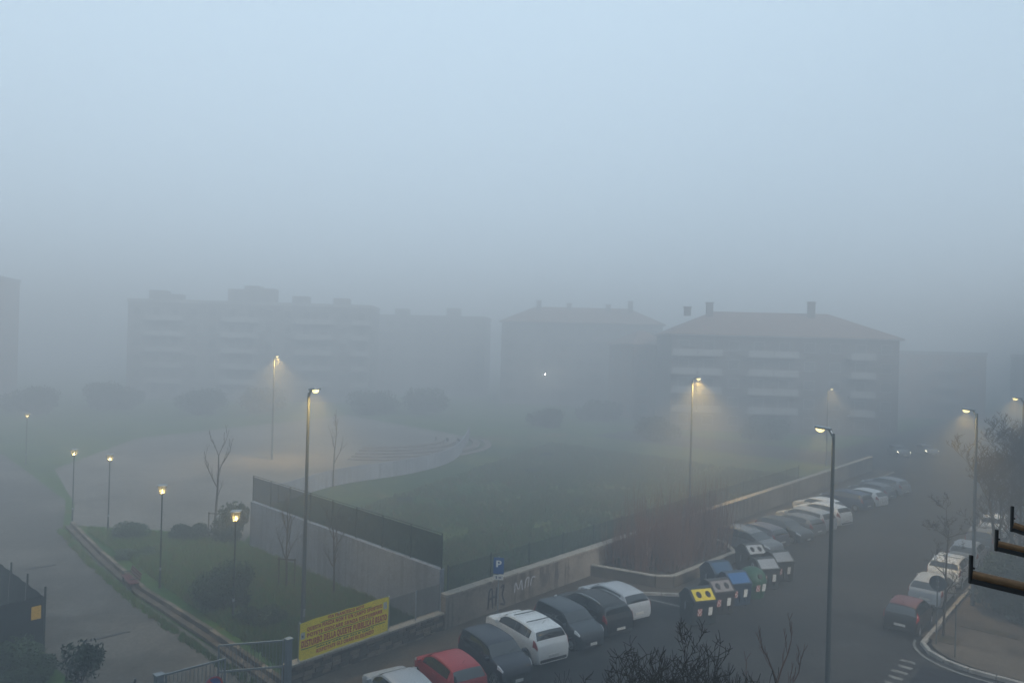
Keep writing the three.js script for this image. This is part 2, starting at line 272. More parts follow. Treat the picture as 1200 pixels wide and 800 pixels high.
// curved low wall and shallow steps of the sunken seating beyond the field
{
  const w = thing('curved_wall', 'low curved pale wall at the far edge of the green field', 'wall');
  const c = new THREE.CatmullRomCurve3([[33, -54.4], [41, -57.4], [50, -57.7], [58, -60.3], [68, -67.9], [77, -76]].map(([u, v]) => V(v, 0, -u))), n = 30;
  for (let k = 0; k < n; k++) { const a = c.getPointAt(k / n), b = c.getPointAt((k + 1) / n), L = a.distanceTo(b); const m = part(w, 'wall_panel', muv(box(L - 0.03, 1.5, 0.18, k * 2, 0.75, 0)).translate(-k * 2, 0, 0), MAT.concrete, [(a.x + b.x) / 2, 0, (a.z + b.z) / 2]); m.rotation.y = Math.atan2(-(b.z - a.z), b.x - a.x); }
  const brick = D({ map: ground2([112, 105, 99], [124, 116, 109], [94, 88, 83], 256, 6, 19) });
  const s = thing('seating_steps', 'faint curved brick seating steps in the plaza behind the field', 'steps');
  for (let k = 0; k < 5; k++) { const sh = new THREE.Shape(), c0 = [-78, 62], r0 = 15 - k * 1.6, r1 = r0 - 0.9; sh.absarc(0, 0, r0, -0.9, 1.1, false); sh.absarc(0, 0, r1, 1.1, -0.9, true); const g = new THREE.ExtrudeGeometry(sh, { depth: 0.12 + k * 0.12, bevelEnabled: false, curveSegments: 24 }); g.rotateX(-Math.PI / 2); part(s, 'step', muv(g.translate(c0[0], 0, -c0[1])), brick); }
}

// ---------- lamps ----------
const STREET_LAMP = (() => {
  const pole = new THREE.LatheGeometry([[0, 0], [0.16, 0], [0.16, 0.04], [0.11, 0.06], [0.1, 1.0], [0.085, 4], [0.06, 9.9], [0.055, 10.42], [0, 10.42]].map(([x, y]) => new THREE.Vector2(x, y)), 14);
  const sh = new THREE.Shape(); sh.moveTo(0, -0.07); sh.lineTo(0.25, -0.1); sh.lineTo(0.4, -0.17); sh.lineTo(0.86, -0.16); sh.quadraticCurveTo(0.97, 0, 0.86, 0.16); sh.lineTo(0.4, 0.17); sh.lineTo(0.25, 0.1); sh.lineTo(0, 0.07); sh.closePath();
  const head = new THREE.ExtrudeGeometry(sh, { depth: 0.045, bevelEnabled: true, bevelThickness: 0.02, bevelSize: 0.02, bevelSegments: 2 }); head.rotateX(-Math.PI / 2); head.scale(0.64, 1, 0.95); head.rotateZ(0.1);
  const lens = new THREE.SphereGeometry(0.5, 18, 8, 0, Math.PI * 2, Math.PI / 2, Math.PI / 2).scale(0.34, 0.3, 0.27); lens.rotateZ(0.1);
  return { pole, head, lens, joint: rod(V(0, 10.3, 0), V(0.16, 10.55, 0), 0.062, 0.05, 10), door: box(0.012, 0.34, 0.1, 0.1, 0.85, 0) };
})();
function streetLamp(u, v, turn, label, power = 150, height = 10.6) {
  const g = thing('street_lamp', label, 'street lamp', [v, 0, -u], turn, 'tall street lamps glowing in the fog'); const k = height / 10.6; g.scale.setScalar(k);
  const p = part(g, 'pole', STREET_LAMP.pole, MAT.metal); part(p, 'service_door', STREET_LAMP.door, MAT.zinc);
  part(g, 'joint', STREET_LAMP.joint, MAT.zinc);
  const h = part(g, 'lamp_head', STREET_LAMP.head, MAT.zinc, [0.1, 10.55, 0]); part(h, 'light_lens', STREET_LAMP.lens, lampGlow, [0.4, 0.025, 0]);
  const l = new THREE.SpotLight(0xffcf70, power, 0, 1.1, 0.8, 2); l.castShadow = true; l.shadow.radius = 6;
  const c = Math.cos(turn), s = Math.sin(turn), hx = 0.5 * k; l.position.set(v + hx * c, 10.55 * k, -u - hx * s); l.target.position.set(v + (hx + 0.5) * c, 0, -u - (hx + 0.5) * s);
  scene.add(l, l.target); return g;
}
streetLamp(29.2, -9.4, Math.PI, 'tall grey street lamp standing alone in front of the wide street', 55);
streetLamp(46.4, -7.55, Math.PI, 'tall street lamp among the bare trees on the right pavement, behind the thin sapling', 200);
streetLamp(63.5, -7.5, Math.PI, 'tall street lamp in the bare trees farther up the right pavement', 200);
streetLamp(19.4, -29.6, 0, 'tall street lamp on the lawn behind the yellow banner', 160, 11.2);
streetLamp(56.0, -29.4, 0, 'tall street lamp behind the street wall and the brown brush', 800, 11.1);
{ const p = fromCam((322 - 600) / FOCAL * 82, 82); streetLamp(-p.z, p.x, 0, 'tall street lamp beyond the plaza, in front of the pale block', 700, 11.5); }
{ const p = fromCam((972 - 600) / FOCAL * 88, 88); streetLamp(-p.z, p.x, 0, 'dim street lamp in front of the hip roofed block', 300, 9.2); }

const bulbGlow = S({ color: 0xffffff, emissive: lin(1, 0.82, 0.45), emissiveIntensity: 4 });
function parkLamp(u, v, label, h = 4.75) {
  const g = thing('park_lamp', label, 'park lamp', [v, 0, -u], R(0, 0.3) + YAW, 'slim lantern posts along the park path');
  const p = part(g, 'post', new THREE.LatheGeometry([[0, 0], [0.09, 0], [0.09, 0.03], [0.06, 0.06], [0.055, 1], [0.04, 1.05], [0.035, h], [0, h]].map(([x, y]) => new THREE.Vector2(x, y)), 10), MAT.darkMetal);
  part(p, 'service_band', new THREE.CylinderGeometry(0.058, 0.058, 0.14, 10).translate(0, 1.0, 0), MAT.zinc);
  const b = 0.1, t = 0.2, hh = 0.46, corners = [[1, 1], [1, -1], [-1, -1], [-1, 1]];
  for (const [x, z] of corners) part(g, 'lantern_bar', rod(V(x * b, h, z * b), V(x * t, h + hh, z * t), 0.012, 0.012, 5), MAT.darkMetal);
  part(g, 'lantern_base', new THREE.CylinderGeometry(0.15, 0.1, 0.05, 4, 1).rotateY(Math.PI / 4).translate(0, h, 0), MAT.darkMetal);
  part(g, 'lantern_cap', mg([new THREE.CylinderGeometry(0.31, 0.33, 0.035, 4, 1).rotateY(Math.PI / 4).translate(0, h + hh + 0.01, 0)]), MAT.zinc);
  const glass = new THREE.MeshPhysicalMaterial({ color: 0xfff6e0, transmission: 1, roughness: 0.15, thickness: 0 });
  for (let k = 0; k < 4; k++) { const gg = new THREE.BufferGeometry(), [x0, z0] = corners[k], [x1, z1] = corners[(k + 1) % 4], q = 0.96; gg.setAttribute('position', new THREE.BufferAttribute(new Float32Array([x0 * b * q, h + 0.03, z0 * b * q, x1 * b * q, h + 0.03, z1 * b * q, x1 * t * q, h + hh - 0.01, z1 * t * q, x0 * t * q, h + hh - 0.01, z0 * t * q]), 3)); gg.setIndex([0, 1, 2, 0, 2, 3]); gg.computeVertexNormals(); part(g, 'lantern_pane', gg, glass); }
  part(g, 'lamp_bulb', new THREE.CylinderGeometry(0.022, 0.05, 0.2, 10).translate(0, h + 0.14, 0), bulbGlow);
  const l = new THREE.PointLight(0xffdf9a, 6, 0, 2); l.position.set(v, h + 0.14, -u); l.castShadow = true; scene.add(l);
}
parkLamp(18.9, -58.0, 'slim lantern post at the far end of the path edging');
parkLamp(19.9, -54.2, 'slim lantern post between the far lantern and the dark shrubs by the plaza');
parkLamp(17.4, -40.1, 'slim lantern post on the lawn just behind the red bench', 5.0);
parkLamp(17.8, -33.0, 'slim lantern post rising from the dark shrubs on the lawn');
{ const p = fromCam((34 - 600) / FOCAL * 75, 75); parkLamp(-p.z, p.x, 'unclear hazy lantern post far beyond the netted fence'); }

// ---------- buildings in the fog ----------
const glassDark = S({ color: lin(0.03, 0.035, 0.045), roughness: 0.15 });
function facadeMat(a, b, c, s) { return S({ map: ground2(a, b, c, 256, 9, s), roughness: 0.95 }); }
function block({ name = 'apartment_building', X, d, turn = 0, w, depth, eave, ridge, floors, bays, mat, trim, roofMat, label, shutter, balcony = [], group, chimneys = [] }) {
  const p = fromCam(X, d), g = thing(name, label, 'building', [p.x, 0, p.z], YAW + turn, group), fh = eave / (floors + 0.15), paneMat = shutter ? S({ color: lin(shutter, shutter * 0.96, shutter * 0.9), roughness: 0.7 }) : glassDark;
  part(g, 'wall', muv(box(w, eave, depth, 0, eave / 2, -depth / 2)), mat);
  if (ridge) {
    const o = 0.7, W = w / 2 + o, D = depth / 2 + o, r = Math.max(0.5, W - D), y0 = eave + 0.02, y1 = ridge;
    const v = [[-W, y0, D], [W, y0, D], [W, y0, -D], [-W, y0, -D], [-r, y1, 0], [r, y1, 0]], f = [[0, 1, 5], [0, 5, 4], [1, 2, 5], [2, 3, 4], [2, 4, 5], [3, 0, 4], [0, 3, 2], [0, 2, 1]];
    const gg = new THREE.BufferGeometry(); gg.setAttribute('position', new THREE.BufferAttribute(new Float32Array(f.flat().flatMap((i) => [v[i][0], v[i][1], v[i][2] - depth / 2])), 3)); gg.computeVertexNormals();
    const rf = part(g, 'roof', muv(gg), roofMat);
    for (const [x, h, z] of chimneys) part(rf, 'chimney', mg([box(1.1, h, 0.9, x, ridge - 1 + h / 2, -depth / 2 + z), box(1.35, 0.18, 1.15, x, ridge - 1 + h + 0.09, -depth / 2 + z)]), mat);
    part(g, 'eave', muv(box(w + 1.2, 0.2, depth + 1.2, 0, eave - 0.11, -depth / 2)), trim);
  } else { const rf = part(g, 'roof_parapet', muv(box(w + 0.3, 0.7, depth + 0.3, 0, eave + 0.34, -depth / 2)), trim); for (const [x, h, z] of chimneys) part(rf, 'roof_cabin', box(3.4, h, 3.4, x, eave + 0.7 + h / 2, -depth / 2 + z), mat); }
  const bw = w / bays, pane = new THREE.BoxGeometry(bw * 0.4, fh * 0.5, 0.06), frame = mg([box(bw * 0.4 + 0.16, 0.1, 0.14, 0, fh * 0.25, 0), box(bw * 0.4 + 0.2, 0.12, 0.24, 0, -fh * 0.25, 0.02), box(0.08, fh * 0.5, 0.14, bw * 0.2 + 0.02, 0, 0), box(0.08, fh * 0.5, 0.14, -bw * 0.2 - 0.02, 0, 0)]);
  const slabG = new THREE.BoxGeometry(bw * 0.98, 0.18, 1.3), railG = box(bw * 0.96, 0.95, 0.06, 0, 0.56, 0.6);
  for (let f = 0; f < floors; f++) for (let b = 0; b < bays; b++) {
    const x = (b + 0.5) * bw - w / 2, y = (f + 0.58) * fh;
    const win = part(g, 'window', pane, paneMat, [x, y, 0.02]); part(win, 'frame', frame, trim, [0, 0, 0.02]);
    if (f > 0 && balcony.includes(b)) { const s = part(g, 'balcony', slabG, trim, [x, f * fh + 0.1, 0.65]); part(s, 'parapet', railG, trim); }
  }
  const sideBays = Math.max(2, Math.round(depth / 4.5)), sw = depth / sideBays;
  for (const sx of [-1, 1]) for (let f = 0; f < floors; f++) for (let b = 0; b < sideBays; b++) { const win = part(g, 'window', new THREE.BoxGeometry(0.06, fh * 0.48, sw * 0.32), paneMat, [sx * (w / 2 + 0.01), (f + 0.58) * fh, -(b + 0.5) * sw]); win.userData = {}; }
  return g;
}
const M_OCHRE = facadeMat([124, 104, 96], [136, 114, 104], [104, 88, 82], 21), M_GREY = facadeMat([92, 92, 93], [103, 103, 103], [80, 80, 80], 22), M_PALE = facadeMat([98, 96, 95], [109, 107, 105], [84, 83, 82], 23), M_BROWN = facadeMat([70, 63, 60], [80, 72, 68], [60, 55, 52], 24);
const M_TRIM = S({ color: lin(0.24, 0.24, 0.24) }), M_TRIMD = S({ color: lin(0.16, 0.15, 0.145) }), M_TILE = S({ map: ground2([100, 80, 70], [114, 92, 80], [84, 70, 62], 256, 5, 25), roughness: 0.95 });
block({ X: 45, d: 122, turn: -0.05, w: 37, depth: 17, eave: 15.9, ridge: 20.2, floors: 5, bays: 9, mat: M_BROWN, trim: M_TRIM, roofMat: M_TILE, shutter: 0.04, balcony: [0, 1, 3, 4, 7], chimneys: [[-11, 2.3, 2], [6.6, 2.8, 1.5], [-15, 1.4, 3]], label: 'brown apartment block with hipped tile roof and pale balcony lines' });
block({ X: -56, d: 158, turn: 0.06, w: 51, depth: 15, eave: 20.4, floors: 6, bays: 13, mat: M_PALE, trim: M_TRIM, roofMat: M_TILE, shutter: 0.05, balcony: [1, 2, 5, 6, 9, 10, 12], chimneys: [[-22, 2.2, 0], [-18.4, 1.4, 1], [-5, 3.0, 0], [-1.5, 3.8, 0], [2, 3.2, 1], [9, 1.8, 0], [18, 1.6, 0]], label: 'long pale apartment block with flat roof, almost lost in the fog' });
block({ X: -22, d: 190, turn: -0.08, w: 30, depth: 14, eave: 19.6, floors: 6, bays: 8, mat: M_GREY, trim: M_TRIMD, roofMat: M_TILE, shutter: 0.05, balcony: [1, 4, 6], chimneys: [[-8, 1.8, 0], [6, 2.2, 1]], label: 'faint flat roofed block between the long pale block and the grey one' });
block({ X: 15.5, d: 166, turn: -0.1, w: 36, depth: 14, eave: 18.6, ridge: 22.4, floors: 5, bays: 9, mat: M_GREY, trim: M_TRIMD, roofMat: M_TILE, shutter: 0.06, balcony: [0, 3, 5, 8], chimneys: [[-3, 1.8, 1], [-10, 2.2, 2], [6, 1.6, 2], [11, 2.4, 3]], label: 'grey apartment block in the middle distance behind the green field' });
block({ X: 27, d: 140, turn: 0.25, w: 8.5, depth: 12, eave: 14, ridge: 16.8, floors: 4, bays: 2, mat: M_OCHRE, trim: M_TRIM, roofMat: M_TILE, shutter: 0.15, label: 'narrow reddish house beside the hip roofed block' });
block({ X: -106, d: 136, turn: 0.3, w: 18, depth: 14, eave: 23.3, floors: 7, bays: 4, mat: M_OCHRE, trim: M_TRIMD, roofMat: M_TILE, shutter: 0.15, balcony: [3], label: 'tall reddish block whose corner shows beyond the netted fence and path' });
block({ X: 86, d: 158, turn: -0.2, w: 28, depth: 12, eave: 13.6, floors: 4, bays: 6, mat: M_OCHRE, trim: M_TRIM, roofMat: M_TILE, shutter: 0.15, balcony: [1, 4], label: 'reddish flat roofed block far up the street' });
block({ X: 125, d: 160, turn: -0.5, w: 26, depth: 12, eave: 13.5, floors: 4, bays: 5, mat: M_GREY, trim: M_TRIM, roofMat: M_TILE, shutter: 0.2, label: 'grey block hidden behind the bare trees up the street' });
// single bright lamp fixed to the grey block
{ const p = fromCam((640 - 600) / FOCAL * 163, 163), g = thing('wall_lamp', 'small bright white lamp on the front of the grey block', 'lamp', [p.x, 7.0, p.z], YAW); part(g, 'bracket', box(0.1, 0.1, 1.2, 0, 0.2, -0.6), MAT.metal); part(g, 'lamp_glass', new THREE.SphereGeometry(0.16, 12, 8), S({ color: 0xffffff, emissive: lin(1, 0.95, 0.8), emissiveIntensity: 70 }));
  const l = new THREE.PointLight(0xfff0d0, 40, 0, 2); l.position.set(p.x, 7.0, p.z); l.castShadow = true; scene.add(l); }

// ---------- cars ----------
// A car is a lofted surface: for every station along its length a half cross-section of eight points from the middle of the floor to the middle of the roof.
function mono(pts) {             // smooth curve through points that does not overshoot
  const n = pts.length, x = pts.map((p) => p[0]), y = pts.map((p) => p[1]), m = [], t = [];
  for (let i = 0; i < n - 1; i++) m[i] = (y[i + 1] - y[i]) / (x[i + 1] - x[i]);
  t[0] = m[0]; t[n - 1] = m[n - 2];
  for (let i = 1; i < n - 1; i++) t[i] = m[i - 1] * m[i] <= 0 ? 0 : 2 * m[i - 1] * m[i] / (m[i - 1] + m[i]);
  return (q) => { if (q <= x[0]) return y[0]; if (q >= x[n - 1]) return y[n - 1]; let i = 0; while (q > x[i + 1]) i++; const h = x[i + 1] - x[i], s = (q - x[i]) / h, s2 = s * s, s3 = s2 * s; return (2 * s3 - 3 * s2 + 1) * y[i] + (s3 - 2 * s2 + s) * h * t[i] + (-2 * s3 + 3 * s2) * y[i + 1] + (s3 - s2) * h * t[i + 1]; };
}
const CAR = {
  mini: { L: 3.45, W: 1.62, H: 1.46, top: [[0, 0.40], [0.012, 0.56], [0.03, 0.68], [0.10, 0.90], [0.17, 0.965], [0.36, 1], [0.5, 0.99], [0.6, 0.95], [0.79, 0.70], [0.9, 0.63], [0.965, 0.54], [1, 0.40]], belt: [0.69, 0.62], rear: [0.034, 0.105], wind: [0.615, 0.775], side: [[0.15, 0.402], [0.406, 0.72]], doors: [[0.4, 0.74]], wb: [0.145, 0.83], wr: 0.285, roofw: 0.74, tail: [[0.012, 0.09], [3.5, 4.7]], head: [[0.885, 0.97], [3.55, 4.5]] },
  boxy: { L: 3.6, W: 1.62, H: 1.54, top: [[0, 0.42], [0.012, 0.6], [0.022, 0.68], [0.06, 0.92], [0.11, 0.975], [0.35, 1], [0.53, 0.99], [0.62, 0.95], [0.77, 0.715], [0.9, 0.655], [0.965, 0.57], [1, 0.42]], belt: [0.665, 0.63], rear: [0.026, 0.062], wind: [0.635, 0.755], side: [[0.09, 0.205], [0.209, 0.434], [0.438, 0.7]], doors: [[0.2, 0.44], [0.445, 0.72]], wb: [0.145, 0.83], wr: 0.295, roofw: 0.8, tail: [[0.014, 0.05], [3.3, 4.7]], head: [[0.885, 0.968], [3.5, 4.5]], clad: true },
  suv: { L: 4.35, W: 1.8, H: 1.61, top: [[0, 0.38], [0.014, 0.58], [0.035, 0.68], [0.1, 0.91], [0.15, 0.955], [0.36, 1], [0.52, 0.985], [0.6, 0.95], [0.745, 0.735], [0.88, 0.68], [0.96, 0.58], [1, 0.42]], belt: [0.705, 0.655], rear: [0.046, 0.095], wind: [0.61, 0.732], side: [[0.15, 0.205], [0.209, 0.404], [0.408, 0.68]], doors: [[0.2, 0.41], [0.415, 0.7]], wb: [0.175, 0.795], wr: 0.34, roofw: 0.74, tail: [[0.014, 0.075], [3.4, 4.3]], head: [[0.88, 0.97], [3.5, 4.45]], clad: true },
  hatch: { L: 4.05, W: 1.72, H: 1.45, top: [[0, 0.40], [0.012, 0.58], [0.03, 0.68], [0.1, 0.89], [0.17, 0.96], [0.38, 1], [0.5, 0.99], [0.58, 0.955], [0.755, 0.705], [0.88, 0.635], [0.96, 0.54], [1, 0.39]], belt: [0.69, 0.625], rear: [0.034, 0.105], wind: [0.6, 0.74], side: [[0.165, 0.228], [0.232, 0.41], [0.414, 0.69]], doors: [[0.22, 0.41], [0.415, 0.705]], wb: [0.16, 0.81], wr: 0.31, roofw: 0.73, tail: [[0.012, 0.07], [3.4, 4.4]], head: [[0.885, 0.97], [3.5, 4.45]] },
  wagon: { L: 4.45, W: 1.77, H: 1.56, top: [[0, 0.40], [0.012, 0.56], [0.025, 0.67], [0.075, 0.91], [0.12, 0.96], [0.36, 1], [0.52, 0.99], [0.62, 0.945], [0.79, 0.70], [0.9, 0.625], [0.965, 0.53], [1, 0.39]], belt: [0.665, 0.615], rear: [0.029, 0.078], wind: [0.64, 0.775], side: [[0.1, 0.238], [0.242, 0.435], [0.439, 0.72]], doors: [[0.24, 0.435], [0.44, 0.735]], wb: [0.17, 0.82], wr: 0.31, roofw: 0.75, tail: [[0.012, 0.06], [3.4, 4.6]], head: [[0.88, 0.97], [3.5, 4.45]] },
};
const evaluator = new Evaluator(); evaluator.useGroups = false; evaluator.attributes = ['position', 'normal'];
function carShapes(c) {
  const top = mono(c.top), plan = mono([[0, 0.86], [0.02, 0.93], [0.1, 0.985], [0.3, 1], [0.7, 1], [0.86, 0.975], [0.95, 0.9], [0.985, 0.8], [1, 0.68]]);
  const sec = (s) => {
    const yt = top(s) * c.H, bl = lerp(c.belt[0], c.belt[1], s) * c.H, w = plan(s) * c.W / 2, e = Math.max(sstep(0.05, 0, s), sstep(0.95, 1, s));
    const yb = lerp(0.19, 0.26, e), b = Math.min(bl, yt - 0.035), g = clamp((yt - b) / (c.H * 0.28), 0, 1), wr = w * lerp(0.93, c.roofw, g), mid = Math.min(0.52 * c.H * 0.9, b - 0.05), roll = lerp(0.012, 0.055, g);
    return [[0, yb], [w * 0.9, yb], [w * 0.975, Math.min(yb + 0.13, mid - 0.02)], [w, mid], [w * 0.965, b], [wr, yt - roll], [wr * 0.82, yt - roll * 0.28], [0, yt]];
  };
  const P = (s, t) => { const q = sec(clamp(s, 0, 1)), i = Math.min(6, Math.floor(t)), f = t - i; return V((clamp(s, 0, 1) - 0.5) * c.L, lerp(q[i][1], q[i + 1][1], f), lerp(q[i][0], q[i + 1][0], f)); };
  const st = []; for (let i = 0; i <= 56; i++) st.push(i / 56); for (const p of c.top) st.push(p[0]); st.push(0.006, 0.02, 0.985, 0.994); st.sort((a, b) => a - b);
  const S2 = st.filter((s, i) => !i || s - st[i - 1] > 0.002), ring = [0, 1, 1.5, 2, 2.5, 3, 3.5, 4, 4.25, 4.5, 4.75, 5, 5.5, 6, 6.5, 7], full = [...ring.map((t) => [t, 1]), ...ring.slice(1, -1).reverse().map((t) => [t, -1])], m = full.length;
  const pos = [], idx = []; for (const s of S2) for (const [t, sg] of full) { const p = P(s, t); pos.push(p.x, p.y, p.z * sg); }
  for (let i = 0; i + 1 < S2.length; i++) for (let k = 0; k < m; k++) { const a = i * m + k, b = i * m + (k + 1) % m, d = a + m, e = b + m; idx.push(a, b, d, b, e, d); }
  for (const [row, flip] of [[0, 0], [S2.length - 1, 1]]) { const c0 = pos.length / 3; let y = 0; for (let k = 0; k < m; k++) y += pos[(row * m + k) * 3 + 1] / m; pos.push(pos[row * m * 3], y, 0); for (let k = 0; k < m; k++) { const a = row * m + k, b = row * m + (k + 1) % m; flip ? idx.push(a, b, c0) : idx.push(b, a, c0); } }
  let body = new THREE.BufferGeometry(); body.setAttribute('position', new THREE.Float32BufferAttribute(pos, 3)); body.setIndex(idx); body.computeVertexNormals();
  { const n = body.attributes.normal, p = body.attributes.position; let bad = 0; for (let i = 0; i < p.count; i++) if (Math.abs(p.getZ(i)) > 0.6 && n.getZ(i) * p.getZ(i) < 0) bad++; if (bad > p.count / 6) { for (let i = 0; i < idx.length; i += 3) { const q = idx[i]; idx[i] = idx[i + 1]; idx[i + 1] = q; } body.setIndex(idx); body.computeVertexNormals(); } }
  const axles = c.wb.map((s) => (s - 0.5) * c.L);
  try {
    let cur = new Brush(body); cur.updateMatrixWorld();
    for (const x of axles) for (const sg of [-1, 1]) { const b = new Brush(new THREE.CylinderGeometry(c.wr + 0.055, c.wr + 0.055, 0.36, 22).rotateX(Math.PI / 2).translate(x, c.wr + 0.01, sg * (c.W / 2 - 0.08))); b.updateMatrixWorld(); cur = evaluator.evaluate(cur, b, SUBTRACTION); }
    body = cur.geometry;
  } catch (e) { console.log('csg', e.message); }
  body = toCreasedNormals(body.index ? body.toNonIndexed() : body, 0.62);
  const patch = (s0, s1, t0, t1, off, ns = 6, nt = 5, sg = 1, both = false) => {   // a panel of the surface, off metres proud of it
    const ps = [], id = [], rows = both ? 2 * nt : nt;
    for (let i = 0; i <= ns; i++) for (let k = 0; k <= rows; k++) { const s = lerp(s0, s1, i / ns); let p; if (both) { const q = k / nt - 1; p = P(s, lerp(t1, t0, Math.abs(q))); p.z *= q < 0 ? -1 : 1; } else { p = P(s, lerp(t0, t1, k / rows)); p.z *= sg; } ps.push(p); }
    const w = rows + 1; for (let i = 0; i < ns; i++) for (let k = 0; k < rows; k++) { const a = i * w + k; id.push(a, a + w, a + 1, a + 1, a + w, a + w + 1); }
    const g = new THREE.BufferGeometry(); g.setAttribute('position', new THREE.Float32BufferAttribute(ps.flatMap((p) => [p.x, p.y, p.z]), 3)); g.setIndex(id); g.computeVertexNormals();
    const n = g.attributes.normal, p = g.attributes.position; let dot = 0; for (let i = 0; i < p.count; i++) dot += n.getX(i) * p.getX(i) * 0.3 + n.getY(i) * (p.getY(i) - 0.6) + n.getZ(i) * p.getZ(i);
    if (dot < 0) { for (let i = 0; i < id.length; i += 3) { const q = id[i]; id[i] = id[i + 1]; id[i + 1] = q; } g.setIndex(id); g.computeVertexNormals(); }
    for (let i = 0; i < p.count; i++) p.setXYZ(i, p.getX(i) + n.getX(i) * off, p.getY(i) + n.getY(i) * off, p.getZ(i) + n.getZ(i) * off);
    // a rim folded back onto the surface gives the panel its own edge
    const edge = []; for (let k = 0; k < w; k++) edge.push(k); for (let i = 1; i <= ns; i++) edge.push(i * w + rows); for (let k = rows - 1; k >= 0; k--) edge.push(ns * w + k); for (let i = ns - 1; i > 0; i--) edge.push(i * w);
    const np = [...p.array], ni = [...g.index.array], base = p.count; for (const e of edge) np.push(p.getX(e) - n.getX(e) * off * 1.6, p.getY(e) - n.getY(e) * off * 1.6, p.getZ(e) - n.getZ(e) * off * 1.6);
    for (let j = 0; j < edge.length; j++) { const a = edge[j], b = edge[(j + 1) % edge.length], d = base + j, e = base + (j + 1) % edge.length; ni.push(a, b, d, b, e, d); }
    const o = new THREE.BufferGeometry(); o.setAttribute('position', new THREE.Float32BufferAttribute(np, 3)); o.setIndex(ni); return toCreasedNormals(o.toNonIndexed(), 0.7);
  };
  const out = { body, axles, P, parts: [] };
  out.wind = patch(c.wind[0], c.wind[1], 5.0, 7, 0.008, 6, 6, 1, true); out.rear = patch(c.rear[0], c.rear[1], c.rearIn ?? 5.25, 7, 0.008, 5, 6, 1, true);
  out.sides = c.side.map(([a, b]) => [1, -1].map((sg) => patch(a, b, 4.1, 4.86, 0.007, 8, 3, sg)));
  out.doors = c.doors.map(([a, b]) => [1, -1].map((sg) => patch(a, b, 2.1, 3.98, 0.007, 6, 5, sg)));
  out.heads = [1, -1].map((sg) => patch(c.head[0][0], c.head[0][1], c.head[1][0], c.head[1][1], 0.01, 5, 4, sg)); out.tails = [1, -1].map((sg) => patch(c.tail[0][0], c.tail[0][1], c.tail[1][0], c.tail[1][1], 0.01, 4, 4, sg));
  if (c.clad) out.clad = [1, -1].map((sg) => patch((axles[0] + c.wr + 0.08) / c.L + 0.5, (axles[1] - c.wr - 0.08) / c.L + 0.5, 1.05, 2.2, 0.014, 8, 3, sg));
  const fy = c.H * 0.3, rx = -c.L / 2, fx = c.L / 2;
  out.grille = rbox(0.06, 0.16, c.W * 0.5, 0.02, fx - 0.015, fy + 0.03, 0); out.bumperF = rbox(0.1, 0.1, c.W * 0.66, 0.03, fx - 0.035, 0.3, 0); out.bumperR = rbox(0.1, 0.12, c.W * 0.76, 0.03, rx + 0.03, 0.36, 0);
  out.plateF = box(0.02, 0.11, 0.36, fx + 0.025, 0.42, 0); out.plateR = box(0.02, 0.11, 0.5, rx - 0.012, 0.53, 0);
  const mp = P(c.wind[1] - 0.035, 4); out.mirror = [1, -1].map((sg) => mg([rbox(0.1, 0.14, 0.19, 0.035, mp.x, mp.y + 0.07, sg * (mp.z + 0.1)), box(0.05, 0.04, 0.1, mp.x, mp.y + 0.02, sg * (mp.z + 0.01))]));
  out.handles = c.doors.map(([a]) => [1, -1].map((sg) => { const p = P(a + 0.035, 3.75); return rbox(0.17, 0.03, 0.035, 0.012, p.x, p.y, sg * (p.z + 0.018)); }));
  const rl = (sg) => { const pts = []; for (let i = 0; i <= 8; i++) { const p = P(lerp(0.17, 0.55, i / 8), 5.15); pts.push(V(p.x, p.y + (i === 0 || i === 8 ? 0.0 : 0.055), sg * p.z)); } return new THREE.TubeGeometry(new THREE.CatmullRomCurve3(pts), 20, 0.018, 6); };
  out.rails = [1, -1].map(rl); out.bars = [0.25, 0.47].map((s) => { const p = P(s, 5.0); return rbox(0.05, 0.03, p.z * 2 + 0.02, 0.012, p.x, c.H * 1.0 + 0.055, 0); });
  const ap = P(0.2, 7); out.antenna = rod(V(ap.x, ap.y - 0.01, 0), V(ap.x - 0.16, ap.y + 0.17, 0), 0.008, 0.004, 5);
  const wp = [P(c.wind[1] - 0.005, 6.3), P(c.wind[1] - 0.03, 6.85)]; out.wipers = [1, -1].map((q) => rod(V(wp[0].x + 0.01, wp[0].y + 0.03, q > 0 ? wp[0].z : -0.05), V(wp[1].x - 0.02, wp[1].y + 0.035, q > 0 ? 0.12 : -0.5), 0.012, 0.008, 5));
  const r = c.wr, w = 0.2; const prof = [[r * 0.62, -w / 2], [r * 0.93, -w / 2], [r, -w * 0.36], [r, w * 0.36], [r * 0.93, w / 2], [r * 0.62, w / 2], [r * 0.6, 0], [r * 0.62, -w / 2]].map(([x, y]) => new THREE.Vector2(x, y));
  out.tyre = new THREE.LatheGeometry(prof, 24).rotateX(Math.PI / 2);
  const sp = [new THREE.CylinderGeometry(r * 0.6, r * 0.6, 0.03, 20).rotateX(Math.PI / 2).translate(0, 0, -0.04), new THREE.CylinderGeometry(r * 0.16, r * 0.16, 0.05, 12).rotateX(Math.PI / 2).translate(0, 0, 0.06), new THREE.TorusGeometry(r * 0.6, 0.018, 6, 24).translate(0, 0, 0.075)];
  for (let k = 0; k < 5; k++) { const b = box(r * 0.52, 0.075, 0.03, r * 0.34, 0, 0.06); b.rotateZ(k * Math.PI * 0.4); sp.push(b); } out.rim = mg(sp);
  out.under = box(c.L * 0.82, 0.1, c.W * 0.7, 0, 0.2, 0);
  return out;
}
const shapes = {}; for (const k of Object.keys(CAR)) shapes[k] = carShapes(CAR[k]);
const glassCar = new THREE.MeshPhysicalMaterial({ color: lin(0.012, 0.016, 0.018), roughness: 0.05, metalness: 0, ior: 1.8 });
